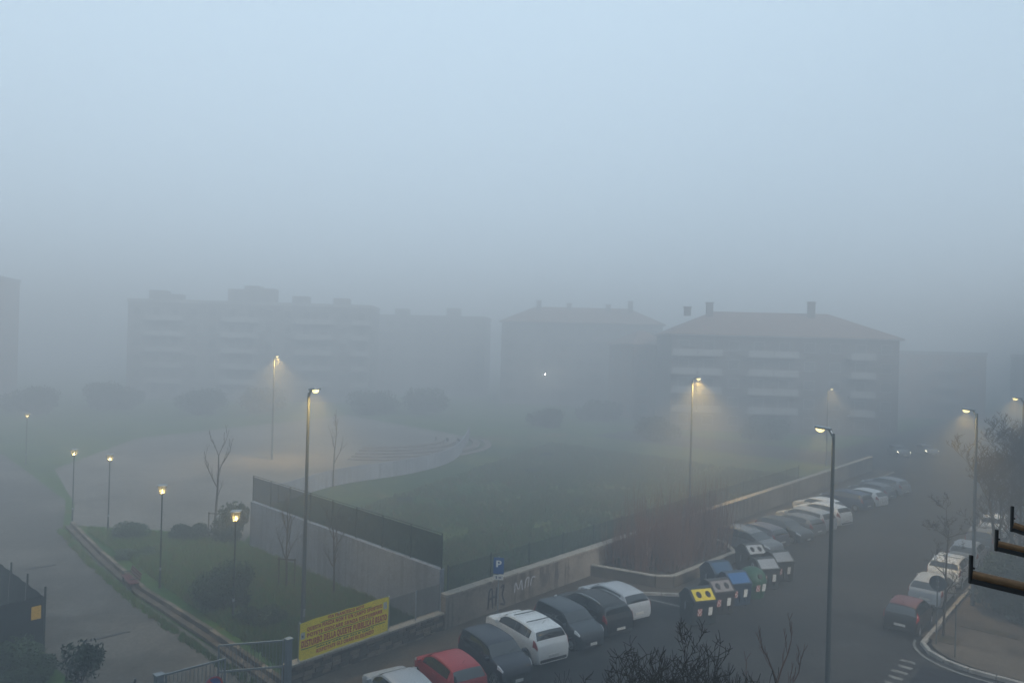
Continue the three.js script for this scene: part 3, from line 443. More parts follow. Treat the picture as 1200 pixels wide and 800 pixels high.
const trimDark = S({ color: lin(0.022, 0.023, 0.024), roughness: 0.7 }), chrome = S({ color: lin(0.6, 0.6, 0.6), roughness: 0.25, metalness: 1 }), rimMat = S({ color: lin(0.42, 0.43, 0.44), roughness: 0.35, metalness: 0.8 });
const headMat = S({ color: lin(0.82, 0.84, 0.85), roughness: 0.1, metalness: 0.15 }), tailMat = S({ color: lin(0.28, 0.012, 0.012), roughness: 0.2 }), plateMat = S({ color: lin(0.6, 0.6, 0.58), roughness: 0.5 });
const paints = {};
function paintOf(r, g, b) { return paints[[r, g, b]] ??= new THREE.MeshPhysicalMaterial({ color: lin(r, g, b), roughness: 0.45, metalness: 0.1, clearcoat: 0.25, clearcoatRoughness: 0.12 }); }
const headlit = S({ color: 0xffffff, emissive: lin(1, 0.9, 0.62), emissiveIntensity: 7 });
function car(kind, rgb, u, v, heading, label, { rails, bars, roof, lit, near = true, group = 'parked cars' } = {}) {
  const c = CAR[kind], s = shapes[kind], g = thing('parked_car', label, 'car', [v, 0.004, -u], deg(heading), group), m = paintOf(...rgb);
  part(g, 'body', s.body, m); part(g, 'underbody', s.under, trimDark);
  if (roof) part(g, 'roof_panel', (s.roofSkin ??= (() => { const P = s.P, ps = [], id = []; for (let i = 0; i <= 10; i++) for (let k = -6; k <= 6; k++) { const p = P(lerp(0.13, 0.585, i / 10), lerp(7, 5.05, Math.abs(k) / 6)); ps.push(p.x, p.y + 0.009, p.z * Math.sign(k || 1)); } for (let i = 0; i < 10; i++) for (let k = 0; k < 12; k++) { const a = i * 13 + k; id.push(a, a + 1, a + 13, a + 1, a + 14, a + 13); } const q = new THREE.BufferGeometry(); q.setAttribute('position', new THREE.Float32BufferAttribute(ps, 3)); q.setIndex(id); q.computeVertexNormals(); return q; })()), paintOf(...roof)).userData.label = 'red painted roof';
  part(g, 'windscreen', s.wind, glassCar); part(g, 'rear_window', s.rear, glassCar);
  for (const pr of s.sides) for (const q of pr) part(g, 'side_window', q, glassCar);
  s.doors.forEach((pr, i) => pr.forEach((q, k) => { const d = part(g, 'door', q, m); part(d, 'handle', s.handles[i][k], near ? m : trimDark); }));
  for (const q of s.heads) part(g, 'headlight', q, lit ? headlit : headMat); for (const q of s.tails) part(g, 'tail_light', q, tailMat);
  for (const q of s.mirror) part(g, 'wing_mirror', q, m);
  part(g, 'grille', s.grille, trimDark); part(g, 'front_bumper', s.bumperF, trimDark); part(g, 'rear_bumper', s.bumperR, c.clad ? trimDark : m); part(g, 'number_plate', s.plateF, plateMat); part(g, 'number_plate', s.plateR, plateMat);
  if (s.clad) for (const q of s.clad) part(g, 'side_cladding', q, trimDark);
  if (near) { part(g, 'antenna', s.antenna, trimDark); for (const q of s.wipers) part(g, 'wiper', q, trimDark); }
  if (rails) for (const q of s.rails) part(g, 'roof_rail', q, chrome); if (bars) for (const q of s.bars) part(g, 'roof_bar', q, trimDark);
  for (const x of s.axles) for (const sg of [1, -1]) { const w = new THREE.Group(); w.name = 'wheel'; w.position.set(x, c.wr, sg * (c.W / 2 - 0.12)); if (sg < 0) w.rotation.y = Math.PI; g.add(w); part(w, 'tyre', s.tyre, MAT.rubber); part(w, 'rim', s.rim, rimMat); }
  return g;
}
const SILVER = [0.4, 0.42, 0.44], RED = [0.38, 0.008, 0.013], NAVY = [0.012, 0.018, 0.032], WHITE = [0.78, 0.78, 0.77], SLATE = [0.035, 0.045, 0.055], BLACK = [0.008, 0.009, 0.01], GREYC = [0.16, 0.17, 0.18], BLUEC = [0.03, 0.06, 0.12];
const IN = 165, OUT = -15, rowA = 'cars parked at an angle against the tan wall before the bins', rowB = 'cars parked at an angle against the wall beyond the bins', rowC = 'cars parked along the right kerb';
car('hatch', SILVER, 17.8, -20.7, IN, 'silver hatchback parked nose to the wall below the yellow banner', { group: rowA });
car('mini', RED, 20.2, -20.7, IN, 'bright red small hatchback between a silver and a navy car', { group: rowA });
car('boxy', NAVY, 22.5, -20.4, OUT, 'dark navy boxy hatchback between the red car and the white one', { group: rowA });
car('suv', WHITE, 25.2, -21.1, IN, 'white crossover with dark roof bars parked nose to the wall', { bars: true, group: rowA });
car('boxy', SLATE, 27.5, -20.4, OUT, 'slate grey boxy hatchback facing the road beside the white crossover', { group: rowA });
car('suv', BLACK, 29.7, -20.7, IN, 'black crossover with chrome roof rails parked nose to the wall', { rails: true, group: rowA });
car('hatch', SILVER, 32.0, -21.0, IN, 'silver hatchback parked beside the black crossover near the brush island', { group: rowA });
car('wagon', GREYC, 47.9, -20.7, OUT + 4, 'grey estate car with pale bonnet just beyond the bins', { near: false, group: rowB, rails: true });
car('hatch', [0.12, 0.11, 0.13], 50.6, -21.2, IN, 'dull grey hatchback beside the estate car beyond the bins', { near: false, group: rowB });
car('hatch', [0.035, 0.045, 0.05], 53.2, -20.4, OUT, 'dark car with glinting bonnet, third beyond the bins', { near: false, group: rowB });
car('hatch', GREYC, 55.7, -20.5, IN, 'mid grey hatchback beside the dark car beyond the bins', { near: false, group: rowB });
car('wagon', SILVER, 57.9, -20.6, IN, 'silver estate before the two white cars by the wall', { near: false, group: rowB });
car('suv', WHITE, 60.7, -20.3, IN, 'white crossover in the row beyond the bins, behind the lamp pole', { near: false, group: rowB });
car('hatch', WHITE, 63.4, -21.5, IN, 'white hatchback nearest the wall past the white crossover', { near: false, group: rowB });
car('wagon', BLUEC, 68.0, -20.8, IN, 'dark blue estate in the hazy far row by the wall', { near: false, group: rowB });
car('hatch', WHITE, 70.8, -20.2, IN, 'white hatchback with hazy outline far along the wall', { near: false, group: rowB });
car('hatch', GREYC, 74.5, -20.5, IN, 'grey hatchback lost in haze far along the wall', { near: false, group: rowB });
car('suv', [0.3, 0.31, 0.33], 78.0, -20.2, IN, 'pale grey crossover at the hazy end of the row by the wall', { near: false, group: rowB });
car('mini', BLACK, 40.9, -9.35, 90, 'black small hatchback with red roof parked at the corner kerb', { roof: [0.12, 0.018, 0.022], group: rowC });
car('hatch', SILVER, 46.3, -9.4, 90, 'silver hatchback parked behind the red roofed car', { group: rowC });
car('suv', WHITE, 51.0, -9.45, 90, 'white car with roof bars on the right kerb', { bars: true, near: false, group: rowC });
car('hatch', [0.3, 0.33, 0.36], 56.4, -9.45, 90, 'pale blue grey hatchback under the bare trees on the right kerb', { near: false, group: rowC });
car('wagon', GREYC, 61.6, -9.4, 90, 'grey estate farther along the right kerb behind the bare branches', { near: false, group: rowC });
car('suv', WHITE, 67.0, -9.4, 90, 'white crossover hazy behind the bare branches on the right kerb', { near: false, group: rowC });
car('hatch', BLACK, 72.2, -9.4, 90, 'black hatchback hazy behind the bare branches on the right kerb', { near: false, group: rowC });
// cars coming out of the fog with their lights on
for (const [px, py, lab] of [[1050, 523, 'approaching car with bright headlights deep in the fog'], [1083, 522, 'approaching car with faint headlights deep in the fog, right of the brighter one']]) {
  const p = at(px, py, 0.75), g = car('hatch', GREYC, -p.z + 1.5, p.x, -55, lab, { lit: true, near: false, group: 'cars with lit headlights in the fog' });
  g.name = numbered('moving_car');
  const l = new THREE.SpotLight(0xffe6b0, 14, 0, 0.5, 0.8, 2); l.castShadow = true; const f = V(Math.cos(deg(55)), 0, Math.sin(deg(55))); l.position.set(g.position.x, 0.7, g.position.z).addScaledVector(f, 2.15); l.target.position.copy(l.position).addScaledVector(f, 10).setY(0.2); scene.add(l, l.target);
}

// ---------- bins ----------
const chevron = (() => { const t = tex(64, 1, (x, y) => (Math.floor(((x < 0.5 ? x : 1 - x) * 2 + y * 1.6) * 2.2) % 2 ? [196, 190, 186] : [150, 40, 40])); t.repeat.set(1, 1); return t; })();
const stickerMat = S({ map: chevron, roughness: 0.5 });
function bin(u, v, bodyRGB, lidRGB, label, holes = true, dome = false, turn = 0) {
  const g = thing('recycling_bin', label, 'bin', [v, 0.004, -u], deg(turn) , 'row of large street bins in the road by the brush island');
  const bm = S({ color: lin(...bodyRGB), roughness: 0.55 }), lm = S({ color: lin(...lidRGB), roughness: 0.5 });
  // local +x faces the road
  if (dome) {
    const prof = [[0, 0.06], [0.55, 0.06], [0.62, 0.12], [0.74, 0.7], [0.76, 1.0], [0.7, 1.25], [0.52, 1.5], [0.25, 1.64], [0, 1.68]].map(([x, y]) => new THREE.Vector2(x, y));
    part(g, 'body', new THREE.LatheGeometry(prof, 20), bm); part(g, 'lifting_ring', new THREE.TorusGeometry(0.09, 0.02, 6, 14).translate(0, 1.75, 0), MAT.zinc);
    const hole = part(g, 'drop_hole', new THREE.CylinderGeometry(0.13, 0.13, 0.06, 16).rotateZ(Math.PI / 2), MAT.black, [0.66, 1.32, 0]); hole.rotation.z = 0.5;
  } else {
    const sh = new THREE.Shape(); sh.moveTo(-0.5, 0.14); sh.lineTo(0.5, 0.14); sh.lineTo(0.62, 1.16); sh.lineTo(-0.62, 1.16); sh.closePath();
    const b = new THREE.ExtrudeGeometry(sh, { depth: 1.3, bevelEnabled: true, bevelSize: 0.03, bevelThickness: 0.03, bevelSegments: 2 }); b.translate(0, 0, -0.65); part(g, 'body', b, bm);
    for (const z of [-0.35, 0, 0.35]) part(g, 'rib', box(0.05, 0.8, 0.05, 0.595, 0.7, z).rotateZ(0), bm);
    const ls = new THREE.Shape(); ls.moveTo(-0.68, 1.2); ls.lineTo(0.68, 1.2); ls.lineTo(0.68, 1.27); ls.lineTo(0.16, 1.72); ls.lineTo(-0.16, 1.72); ls.lineTo(-0.68, 1.27); ls.closePath();
    const l = new THREE.ExtrudeGeometry(ls, { depth: 1.3, bevelEnabled: true, bevelSize: 0.025, bevelThickness: 0.025, bevelSegments: 2 }); l.translate(0, 0, -0.65); const lid = part(g, 'hood', l, bm);
    const a = Math.atan2(0.45, 0.52); const flap = rbox(0.62, 0.035, 1.12, 0.015); flap.rotateZ(-a); const f = part(g, 'lid', flap, lm, [0.445, 1.515, 0]);
    if (holes) for (const z of [-0.26, 0.26]) { const h = new THREE.CylinderGeometry(0.14, 0.14, 0.02, 18).scale(1.25, 1, 0.95); h.rotateZ(-a); part(f, 'drop_hole', h, MAT.black, [0.012, 0.016, z]); }
    for (const z of [-0.72, 0.72]) part(g, 'lifting_arm', rod(V(0, 0.75, z), V(0, 1.1, z), 0.035, 0.035, 8), MAT.zinc);
    for (const x of [-0.38, 0.38]) for (const z of [-0.5, 0.5]) part(g, 'castor', new THREE.CylinderGeometry(0.08, 0.08, 0.05, 12).rotateX(Math.PI / 2).translate(x, 0.08, z), MAT.rubber);
  }
  const st = new THREE.PlaneGeometry(0.24, 0.36).rotateY(Math.PI / 2); const r = dome ? 0.765 : 0.632;
  part(g, 'warning_sticker', st, stickerMat, [r + 0.012, 0.74, 0.3 - (dome ? 0.12 : 0)]).rotation.z = dome ? -0.18 : -0.12; part(g, 'notice_sticker', new THREE.PlaneGeometry(0.22, 0.42).rotateY(Math.PI / 2), plateMat, [r + 0.012, 0.76, -0.3 + (dome ? 0.12 : 0)]).rotation.z = dome ? -0.18 : -0.12;
  return g;
}
const BD = [0.018, 0.024, 0.026];
bin(33.7, -17.1, BD, [0.6, 0.46, 0.02], 'dark bin with bright yellow lid at the front of the row', true, false, -30);
bin(35.6, -17.05, [0.03, 0.028, 0.027], [0.19, 0.17, 0.165], 'dark bin with brownish grey lid behind the yellow lidded one', true, false, -28);
bin(37.5, -17.0, [0.02, 0.04, 0.07], [0.02, 0.1, 0.25], 'blue bin with bright blue lid beside the green dome bin', false, false, -30);
bin(38.6, -18.5, [0.016, 0.032, 0.055], [0.02, 0.065, 0.13], 'blue bin half hidden behind the row', false, false, -26);
bin(39.3, -16.75, [0.012, 0.07, 0.038], [0.02, 0.1, 0.05], 'green rounded dome bin beside the blue bin', false, true, -30);
bin(41.2, -16.95, BD, [0.26, 0.28, 0.3], 'dark bin with plain pale grey lid behind the green dome', false, false, -32);
bin(43.2, -16.9, BD, [0.24, 0.26, 0.28], 'dark bin with pale grey lid at the far end of the row', false, false, -30);
bin(43.6, -18.7, BD, [0.42, 0.42, 0.42], 'bin with white lid and two round holes behind the grey lidded ones', true, false, -30);

// ---------- banner ----------
{
  const cv = document.createElement('canvas'); cv.width = 1536; cv.height = 540; const c = cv.getContext('2d');
  c.fillStyle = '#ffe400'; c.fillRect(0, 0, 1536, 540); c.fillStyle = '#bc0c04'; c.textAlign = 'center';
  const line = (t, y, px, w) => { c.font = 'bold ' + px + 'px sans-serif'; const m = c.measureText(t).width; c.save(); c.translate(768, y); c.scale(w / m, 1); c.fillText(t, 0, 0); c.lineWidth = px * 0.045; c.strokeStyle = c.fillStyle; c.strokeText(t, 0, 0); c.restore(); };
  line('VIA FRANCESCO NITTI', 66, 66, 620); line('QUESTA PIAZZA NON È UN CAMPO SPORTIVO', 152, 74, 1310); line('POTETE GIOCARE SENZA DISTURBARE', 234, 70, 1310); line('DISTURBO DELLA QUIETE PUBBLICA È REATO', 362, 124, 1480); line('RISPETTATE GLI ORARI DI SILENZIO', 500, 72, 1000);
  c.fillStyle = '#2a4a10'; c.fillRect(330, 82, 880, 8); c.fillRect(300, 248, 930, 8); c.fillRect(30, 382, 1450, 11); c.fillStyle = '#33520f'; line('DALLE ORE 23 ALLE ORE 7', 430, 34, 1000);
  c.fillStyle = '#c9c9c0'; c.fillRect(14, 150, 70, 96); c.fillRect(1440, 80, 60, 110); c.fillStyle = '#40425a'; c.fillRect(34, 190, 30, 30);
  const t = new THREE.CanvasTexture(cv); t.colorSpace = THREE.SRGBColorSpace; t.anisotropy = 8;
  const g = thing('banner', 'yellow banner with red capital lettering standing on the low wall', 'banner', [WALL - 0.12, 0.97, -18.45]);
  const bg = new THREE.PlaneGeometry(4.4, 1.5, 44, 10), p = bg.attributes.position; for (let i = 0; i < p.count; i++) { const x = p.getX(i), y = p.getY(i); p.setZ(i, 0.02 * Math.sin(x * 2.6 + y) + 0.012 * Math.sin(x * 7 - y * 3)); if (y > 0.7) p.setY(i, y - 0.025 * Math.abs(Math.sin(x * 2.2))); } bg.computeVertexNormals(); bg.rotateY(Math.PI / 2).translate(0.03, 0.76, 0);
  part(g, 'cloth', bg, S({ map: t, roughness: 0.6, side: THREE.DoubleSide }));
  for (const z of [-2.2, -0.75, 0.75, 2.2]) part(g, 'pole', rod(V(-0.02, 0, z), V(-0.02, 1.55, z), 0.022, 0.022, 8), MAT.zinc);
  for (const [y, z] of [[1.49, 2.19], [1.49, -2.19], [0.05, 2.19], [0.05, -2.19], [1.45, 0.4]]) part(g, 'tie', new THREE.SphereGeometry(0.035, 8, 6), plateMat, [0.05, y, z]);
}
// ---------- gate ----------
function bars(g, L, h, y0, mat, step = 0.13, r = 0.011) { const n = Math.floor(L / step), geo = new THREE.CylinderGeometry(r, r, h, 6); for (let k = 1; k < n; k++) part(g, 'bar', geo, mat, [k * L / n, y0 + h / 2, 0]); }
const gateMat = S({ color: lin(0.22, 0.26, 0.29), roughness: 0.5, metalness: 0.4 });
{
  const leaf = (u0, v0, u1, v1, h, label) => { const L = Math.hypot(u1 - u0, v1 - v0), g = thing('gate_leaf', label, 'gate', [v0, 0, -u0], Math.atan2(u1 - u0, v1 - v0)); part(g, 'top_rail', box(L, 0.06, 0.05, L / 2, h, 0), gateMat); part(g, 'bottom_rail', box(L, 0.06, 0.05, L / 2, 0.15, 0), gateMat); for (const x of [0.03, L - 0.03]) part(g, 'stile', box(0.06, h - 0.1, 0.06, x, h / 2 + 0.05, 0), gateMat); bars(g, L, h - 0.2, 0.17, gateMat); return g; };
  const a = at(194, 784, 1.9), b = at(265, 765, 1.9), c = at(256, 750, 1.98), e = at(333, 744, 1.98);
  leaf(-a.z, a.x, -b.z, b.x, 1.9, 'grey barred gate leaf that carries the no parking sign');
  const w = leaf(-c.z, c.x, -e.z, e.x, 1.98, 'grey barred gate leaf next to the banner wall'); part(w, 'middle_rail', box(c.distanceTo(e), 0.07, 0.05, c.distanceTo(e) / 2, 1.0, 0), gateMat);
  single('gate_post', 'thick grey post between the gate and the low banner wall', 'post', mg([box(0.2, 2.05, 0.2, 0, 1.02, 0), box(0.26, 0.05, 0.26, 0, 2.07, 0)]), gateMat, [e.x + 0.17, 0, e.z - 0.1]);
  single('gate_post', 'thick grey post where the gate meets the thin mesh fence', 'post', mg([box(0.24, 1.95, 0.24, 0, 0.97, 0), box(0.3, 0.05, 0.3, 0, 1.97, 0)]), gateMat, [a.x - 0.02, 0, a.z + 0.2]);
  const s = at(250, 795, 1.4), sg = thing('no_parking_sign', 'round blue and red no parking sign on the gate', 'sign', [s.x + 0.06, 1.4, s.z], Math.PI / 2 - 0.25);
  part(sg, 'plate', new THREE.CylinderGeometry(0.3, 0.3, 0.015, 32).rotateX(Math.PI / 2), S({ color: lin(0.015, 0.08, 0.32), roughness: 0.45 })); const red = S({ color: lin(0.5, 0.02, 0.02), roughness: 0.45 });
  part(sg, 'ring', new THREE.RingGeometry(0.235, 0.3, 32).translate(0, 0, 0.0105), red); part(sg, 'slash', new THREE.PlaneGeometry(0.5, 0.065).rotateZ(-Math.PI / 4).translate(0, 0, 0.0115), red);
  const f = thing('mesh_fence', 'thin mesh fence on the street side left of the gate', 'fence', [WALL - 0.5, 0, 0]); for (const u of [5.2, 7.8, 10.3]) part(f, 'post', box(0.05, 2.1, 0.05, 0, 1.05, -u), MAT.metal); for (const u of [6.5, 9.05]) part(f, 'mesh_panel', box(0.012, 1.8, 2.35, 0, 1.05, -u), thinNet); part(f, 'top_rail', box(0.03, 0.03, 5.1, 0, 2.0, -7.75), MAT.metal);
}
// ---------- netted fence at the path's other side ----------
{
  const dark = S({ map: ground2([16, 28, 30], [24, 36, 38], [12, 20, 24], 256, 2.2, 41), roughness: 0.95 });
  const g = thing('netted_fence', 'tall fence covered in dark green shade netting beside the path', 'fence', [0, 0, 0]);
  const u = 10.55, v0 = -35.3, n = 9, L = 2.4;
  for (let k = 0; k <= n; k++) part(g, 'post', rod(V(v0 - k * L, 0, -u), V(v0 - k * L, 2.75, -u), 0.04, 0.04, 8), MAT.darkMetal);
  for (let k = 0; k < n; k++) { const bg = new THREE.PlaneGeometry(L - 0.06, 2.3, 12, 6), p = bg.attributes.position; for (let i = 0; i < p.count; i++) p.setZ(i, 0.03 * Math.sin(p.getX(i) * 5 + k) * Math.cos(p.getY(i) * 2)); bg.computeVertexNormals(); part(g, 'net_panel', bg, dark, [v0 - (k + 0.5) * L, 1.2, -u + 0.06]); dark.side = THREE.DoubleSide; }
  for (let k = 0; k < 3; k++) { const bg = new THREE.PlaneGeometry(1.9, 2.3).rotateY(Math.PI / 2); part(g, 'net_panel', bg, dark, [v0 + 0.02, 1.2, -u + 1.0 + k * 1.95]); part(g, 'post', rod(V(v0, 0, -u + 1.98 + k * 1.95), V(v0, 2.75, -u + 1.98 + k * 1.95), 0.04, 0.04, 8), MAT.darkMetal); }
  const s = at(45, 713, 1.7); single('yellow_notice', 'small yellow notice board fixed near the end of the netted fence', 'sign', mg([rbox(0.36, 0.55, 0.03, 0.01), box(0.3, 0.02, 0.04, 0, 0.2, 0)]), S({ color: lin(0.5, 0.3, 0.02), roughness: 0.6 }), [v0 + 0.09, 1.75, -u + 0.35], Math.PI / 2);
}
// ---------- bench, sign, traffic signs, hanging rods ----------
{
  const red = S({ color: lin(0.11, 0.016, 0.018), roughness: 0.6 }), a = at(146, 668), b = at(172, 694), m = a.clone().add(b).multiplyScalar(0.5);
  const g = thing('bench', 'red slatted bench against the low path edging', 'bench', [m.x, 0, m.z + 0.25], Math.atan2(-(b.z - a.z), b.x - a.x));
  for (let k = 0; k < 4; k++) part(g, 'seat_slat', rbox(1.9, 0.035, 0.1, 0.01, 0, 0.45, 0.18 - k * 0.115), red);
  for (let k = 0; k < 3; k++) { const s = part(g, 'back_slat', rbox(1.9, 0.1, 0.035, 0.01), red, [0, 0.6 + k * 0.125, -0.24 - k * 0.035]); s.rotation.x = -0.25; }
  for (const x of [-0.8, 0.8]) for (const z of [-0.2, 0.16]) part(g, 'leg', box(0.06, 0.43, 0.06, x, 0.215, z), MAT.darkMetal);
  for (const x of [-0.8, 0.8]) part(g, 'armrest', box(0.05, 0.04, 0.42, x, 0.66, 0), MAT.darkMetal);
}
{
  const cv = document.createElement('canvas'); cv.width = 128; cv.height = 256; const c = cv.getContext('2d'); c.fillStyle = '#17508f'; c.fillRect(0, 0, 128, 256); c.fillStyle = '#e8e8e4'; c.font = 'bold 150px sans-serif'; c.textAlign = 'center'; c.fillText('P', 64, 150);
  const t = new THREE.CanvasTexture(cv); t.colorSpace = THREE.SRGBColorSpace;
  const q = at(577, 715, 0.12), g = thing('parking_sign', 'blue parking sign with white P above the street wall', 'sign', [q.x + 0.35, 0.12, q.z], 0.55);
  part(g, 'pole', rod(V(0, 0, 0), V(0, 3.0, 0), 0.03, 0.03, 8), MAT.zinc); const pl = part(g, 'sign_plate', rbox(0.52, 0.8, 0.02, 0.008, 0, 2.55, 0.05), S({ color: lin(0.01, 0.08, 0.27), roughness: 0.45 }));
  part(pl, 'print', new THREE.PlaneGeometry(0.5, 0.78).translate(0, 2.55, 0.0625), S({ map: t, roughness: 0.45 })); part(g, 'supplement_plate', mg([rbox(0.5, 0.24, 0.02, 0.008, 0, 1.98, 0.05)]), plateMat); part(g, 'supplement_mark', mg([box(0.06, 0.14, 0.005, -0.1, 1.98, 0.064), box(0.12, 0.05, 0.005, 0.08, 1.98, 0.064)]), S({ color: lin(0.02, 0.05, 0.15) }));
}
function trafficSign(u, v, h, shape, label, turn) {
  const g = thing('traffic_sign', label, 'sign', [v, 0.13, -u], turn); part(g, 'pole', rod(V(0, 0, 0), V(0, h, 0), 0.03, 0.03, 8), MAT.metal);
  const back = S({ color: lin(0.07, 0.085, 0.1), roughness: 0.5, metalness: 0.4 }); const geo = shape === 'disc' ? new THREE.CylinderGeometry(0.36, 0.36, 0.025, 28).rotateX(Math.PI / 2) : new THREE.CylinderGeometry(0.5, 0.5, 0.025, 3).rotateX(Math.PI / 2).rotateZ(Math.PI);
  part(g, 'sign_plate', geo.translate(0, h - 0.35, -0.06), back); part(g, 'clamp', mg([box(0.1, 0.04, 0.08, 0, h - 0.25, -0.02), box(0.1, 0.04, 0.08, 0, h - 0.5, -0.02)]), MAT.zinc);
}
{ const p = at(1097, 748, 0.13); trafficSign(-p.z, p.x, 3.15, 'disc', 'round traffic sign seen from behind on the corner pavement', 0); }
{ const p = at(1119, 763, 0.13); single('bollard_pole', 'thin grey bare pole on the corner pavement', 'pole', mg([rod(V(0, 0, 0), V(0, 2.3, 0), 0.028, 0.028, 8), new THREE.CylinderGeometry(0.035, 0.035, 0.04, 8).translate(0, 2.3, 0)]), MAT.metal, [p.x, 0.13, p.z]); }
// tree pits and worn strip on the corner pavement
for (const [px, py, w, d, l] of [[1103, 741, 1.5, 1.1, 'square of dark soil round the sapling on the corner pavement'], [1160, 733, 2.4, 0.7, 'dark strip of bare soil in the pavement before the hedge']]) { const p = at(px, py, 0.13), g = single('tree_pit', l, 'soil', muv(rbox(w, 0.03, d, 0.01)), MAT.soil, [p.x, 0.135, p.z], 0.0); }
// folding wooden rods of a drying rack, fixed to the neighbouring balcony outside the frame
{
  const eye = V(0, EYE, 0), ray = (px, py, dist) => { const q = at(px, py, EYE - 5); return q.sub(eye).normalize().multiplyScalar(dist).add(eye); };
  const g = thing('drying_rack', 'wooden rods with black upright end caps jutting from the balcony', 'drying rack');
  for (const [x0, y0, x1, y1, d, r, hgt] of [[1140, 667, 1200, 681, 2.6, 0.0125, 0.03], [1170, 631, 1200, 638, 3.0, 0.011, 0.025], [1188, 609, 1200, 613, 3.4, 0.012, 0.04]]) {
    const a = ray(x0, y0, d), b = ray(x1, y1, d), dir = b.clone().sub(a).normalize(), end = a.clone().addScaledVector(dir, 0.9);
    const m = part(g, 'rod', new THREE.CylinderGeometry(r, r, 0.9, 14).translate(0, 0.45, 0), MAT.wood, [a.x, a.y, a.z]); m.quaternion.setFromUnitVectors(V(0, 1, 0), dir);
    const low = part(g, 'rail', box(0.9, 0.014, 0.024, 0.45, 0, 0), MAT.black, [a.x, a.y - r - 0.004, a.z]); low.quaternion.setFromUnitVectors(V(1, 0, 0), dir);
    part(g, 'end_cap', mg([rbox(0.009, hgt * 1.5 + r * 2 + 0.012, 0.01, 0.002, 0, hgt * 0.75 - 0.008, 0), rbox(0.014, 0.006, 0.01, 0.002, 0.003, hgt * 0.6, 0)]), MAT.black, [a.x - 0.005, a.y, a.z]).rotation.y = YAW;
  }
  const e = ray(1205, 640, 3.0); part(g, 'bracket', box(0.05, 0.5, 1.2, 0, 0, 0), MAT.black, [e.x + 0.75, e.y, e.z - 0.55]);
}

// ---------- vegetation ----------
// a bare tree: recursive tapering limbs; trunk and limbs are separate parts
function bareTree({ h, trunkR, levels = 5, spread = 0.6, up = 0.25, split = 3, len = 0.62, first = 0.3, shrink = 0.72, minR = 0.006, sides = 5, lean = 0, wob = 0.2, sparse = 0 }, s0) {
  const keep = seed; seed = s0; const trunk = [], limbs = [];
  const grow = (p, dir, L, r, lev) => {
    let q = p.clone(), d = dir.clone(), steps = lev === 0 ? 5 : 3, kids = [];
    for (let i = 0; i < steps; i++) { const n = q.clone().addScaledVector(d, L / steps), r1 = lerp(r, r * (lev === 0 ? 0.45 : 0.5), (i + 1) / steps), r0 = lerp(r, r * (lev === 0 ? 0.45 : 0.5), i / steps); (lev === 0 ? trunk : limbs).push(rod(q, n, Math.max(r0, minR), Math.max(r1, minR * 0.7), lev === 0 ? 8 : lev < 2 ? sides : 3)); q = n; d.add(V(R(-1, 1), R(-0.5, 1) * up * 2, R(-1, 1)).multiplyScalar(lev === 0 ? wob * 0.35 : wob)).normalize(); kids.push([q.clone(), d.clone(), r1, (i + 1) / steps]); }
    if (lev >= levels) return;
    for (const [kp, kd, kr, f] of kids) { if (f < first && lev === 0) continue; const n = f === 1 ? split : sparse ? (rnd() < sparse ? 1 : 0) : 1 + Math.floor(R(0, 1.9)); for (let k = 0; k < n; k++) { const side = V(R(-1, 1), R(-0.4, 0.7) + up, R(-1, 1)).normalize(); const nd = kd.clone().multiplyScalar(1 - spread).addScaledVector(side, spread).normalize(); grow(kp, nd, L * len * R(0.65, 1.15) * (lev === 0 ? 1 - 0.4 * f : 1), Math.max(minR, kr * shrink), lev + 1); } }
  };
  grow(V(0, 0, 0), V(lean, 1, lean * 0.4).normalize(), h * 0.62, trunkR, 0); seed = keep;
  const o = { trunk: mg(trunk), limbs: mg(limbs) }; o.limbs.computeBoundingBox(); const k = h / o.limbs.boundingBox.max.y; o.trunk.scale(k, k, k); o.limbs.scale(k, k, k); return o;
}
function placeTree(shape, u, v, y, turn, scale, label, group, mat = MAT.bark, name = 'bare_tree') { const g = thing(name, label, 'tree', [v, y, -u], turn, group); g.scale.setScalar(scale); part(g, 'trunk', shape.trunk, mat); part(g, 'crown', shape.limbs, mat); return g; }
const forkTree = bareTree({ h: 6.9, trunkR: 0.06, levels: 4, spread: 0.66, up: 0.2, split: 3, first: 0.3, len: 0.52, minR: 0.008, wob: 0.26, sparse: 0.9 }, 16);
const denseTree = bareTree({ h: 9.4, trunkR: 0.14, levels: 5, spread: 0.64, up: 0.4, split: 3, first: 0.3, len: 0.62, minR: 0.012, wob: 0.28, sparse: 0.86 }, 23);
const denseTree2 = bareTree({ h: 9.0, trunkR: 0.13, levels: 5, spread: 0.66, up: 0.36, split: 3, first: 0.3, len: 0.62, minR: 0.012, wob: 0.28, sparse: 0.86 }, 31);
const sapling = bareTree({ h: 5.6, trunkR: 0.055, levels: 3, spread: 0.42, up: 0.75, split: 2, first: 0.3, len: 0.42, minR: 0.007 }, 5);
const sapling2 = bareTree({ h: 5.0, trunkR: 0.05, levels: 3, spread: 0.5, up: 0.6, split: 2, first: 0.35, len: 0.45, minR: 0.007 }, 8);
const nearTree = bareTree({ h: 9.3, trunkR: 0.11, levels: 5, spread: 0.7, up: 0.24, split: 3, first: 0.3, len: 0.6, minR: 0.0075, wob: 0.36, sparse: 0.85 }, 109);
const nearTree2 = bareTree({ h: 8.7, trunkR: 0.1, levels: 5, spread: 0.74, up: 0.22, split: 3, first: 0.3, len: 0.62, minR: 0.0075, wob: 0.36, sparse: 0.8 }, 109);
{ const p = fromCam((795 - 600) / FOCAL * 12, 12); placeTree(nearTree, -p.z, p.x, 0, 0.4, 1, 'dark leafless tree with dense twigs rising below the window', null, MAT.bark).scale.set(0.85, 1.0, 0.85); }
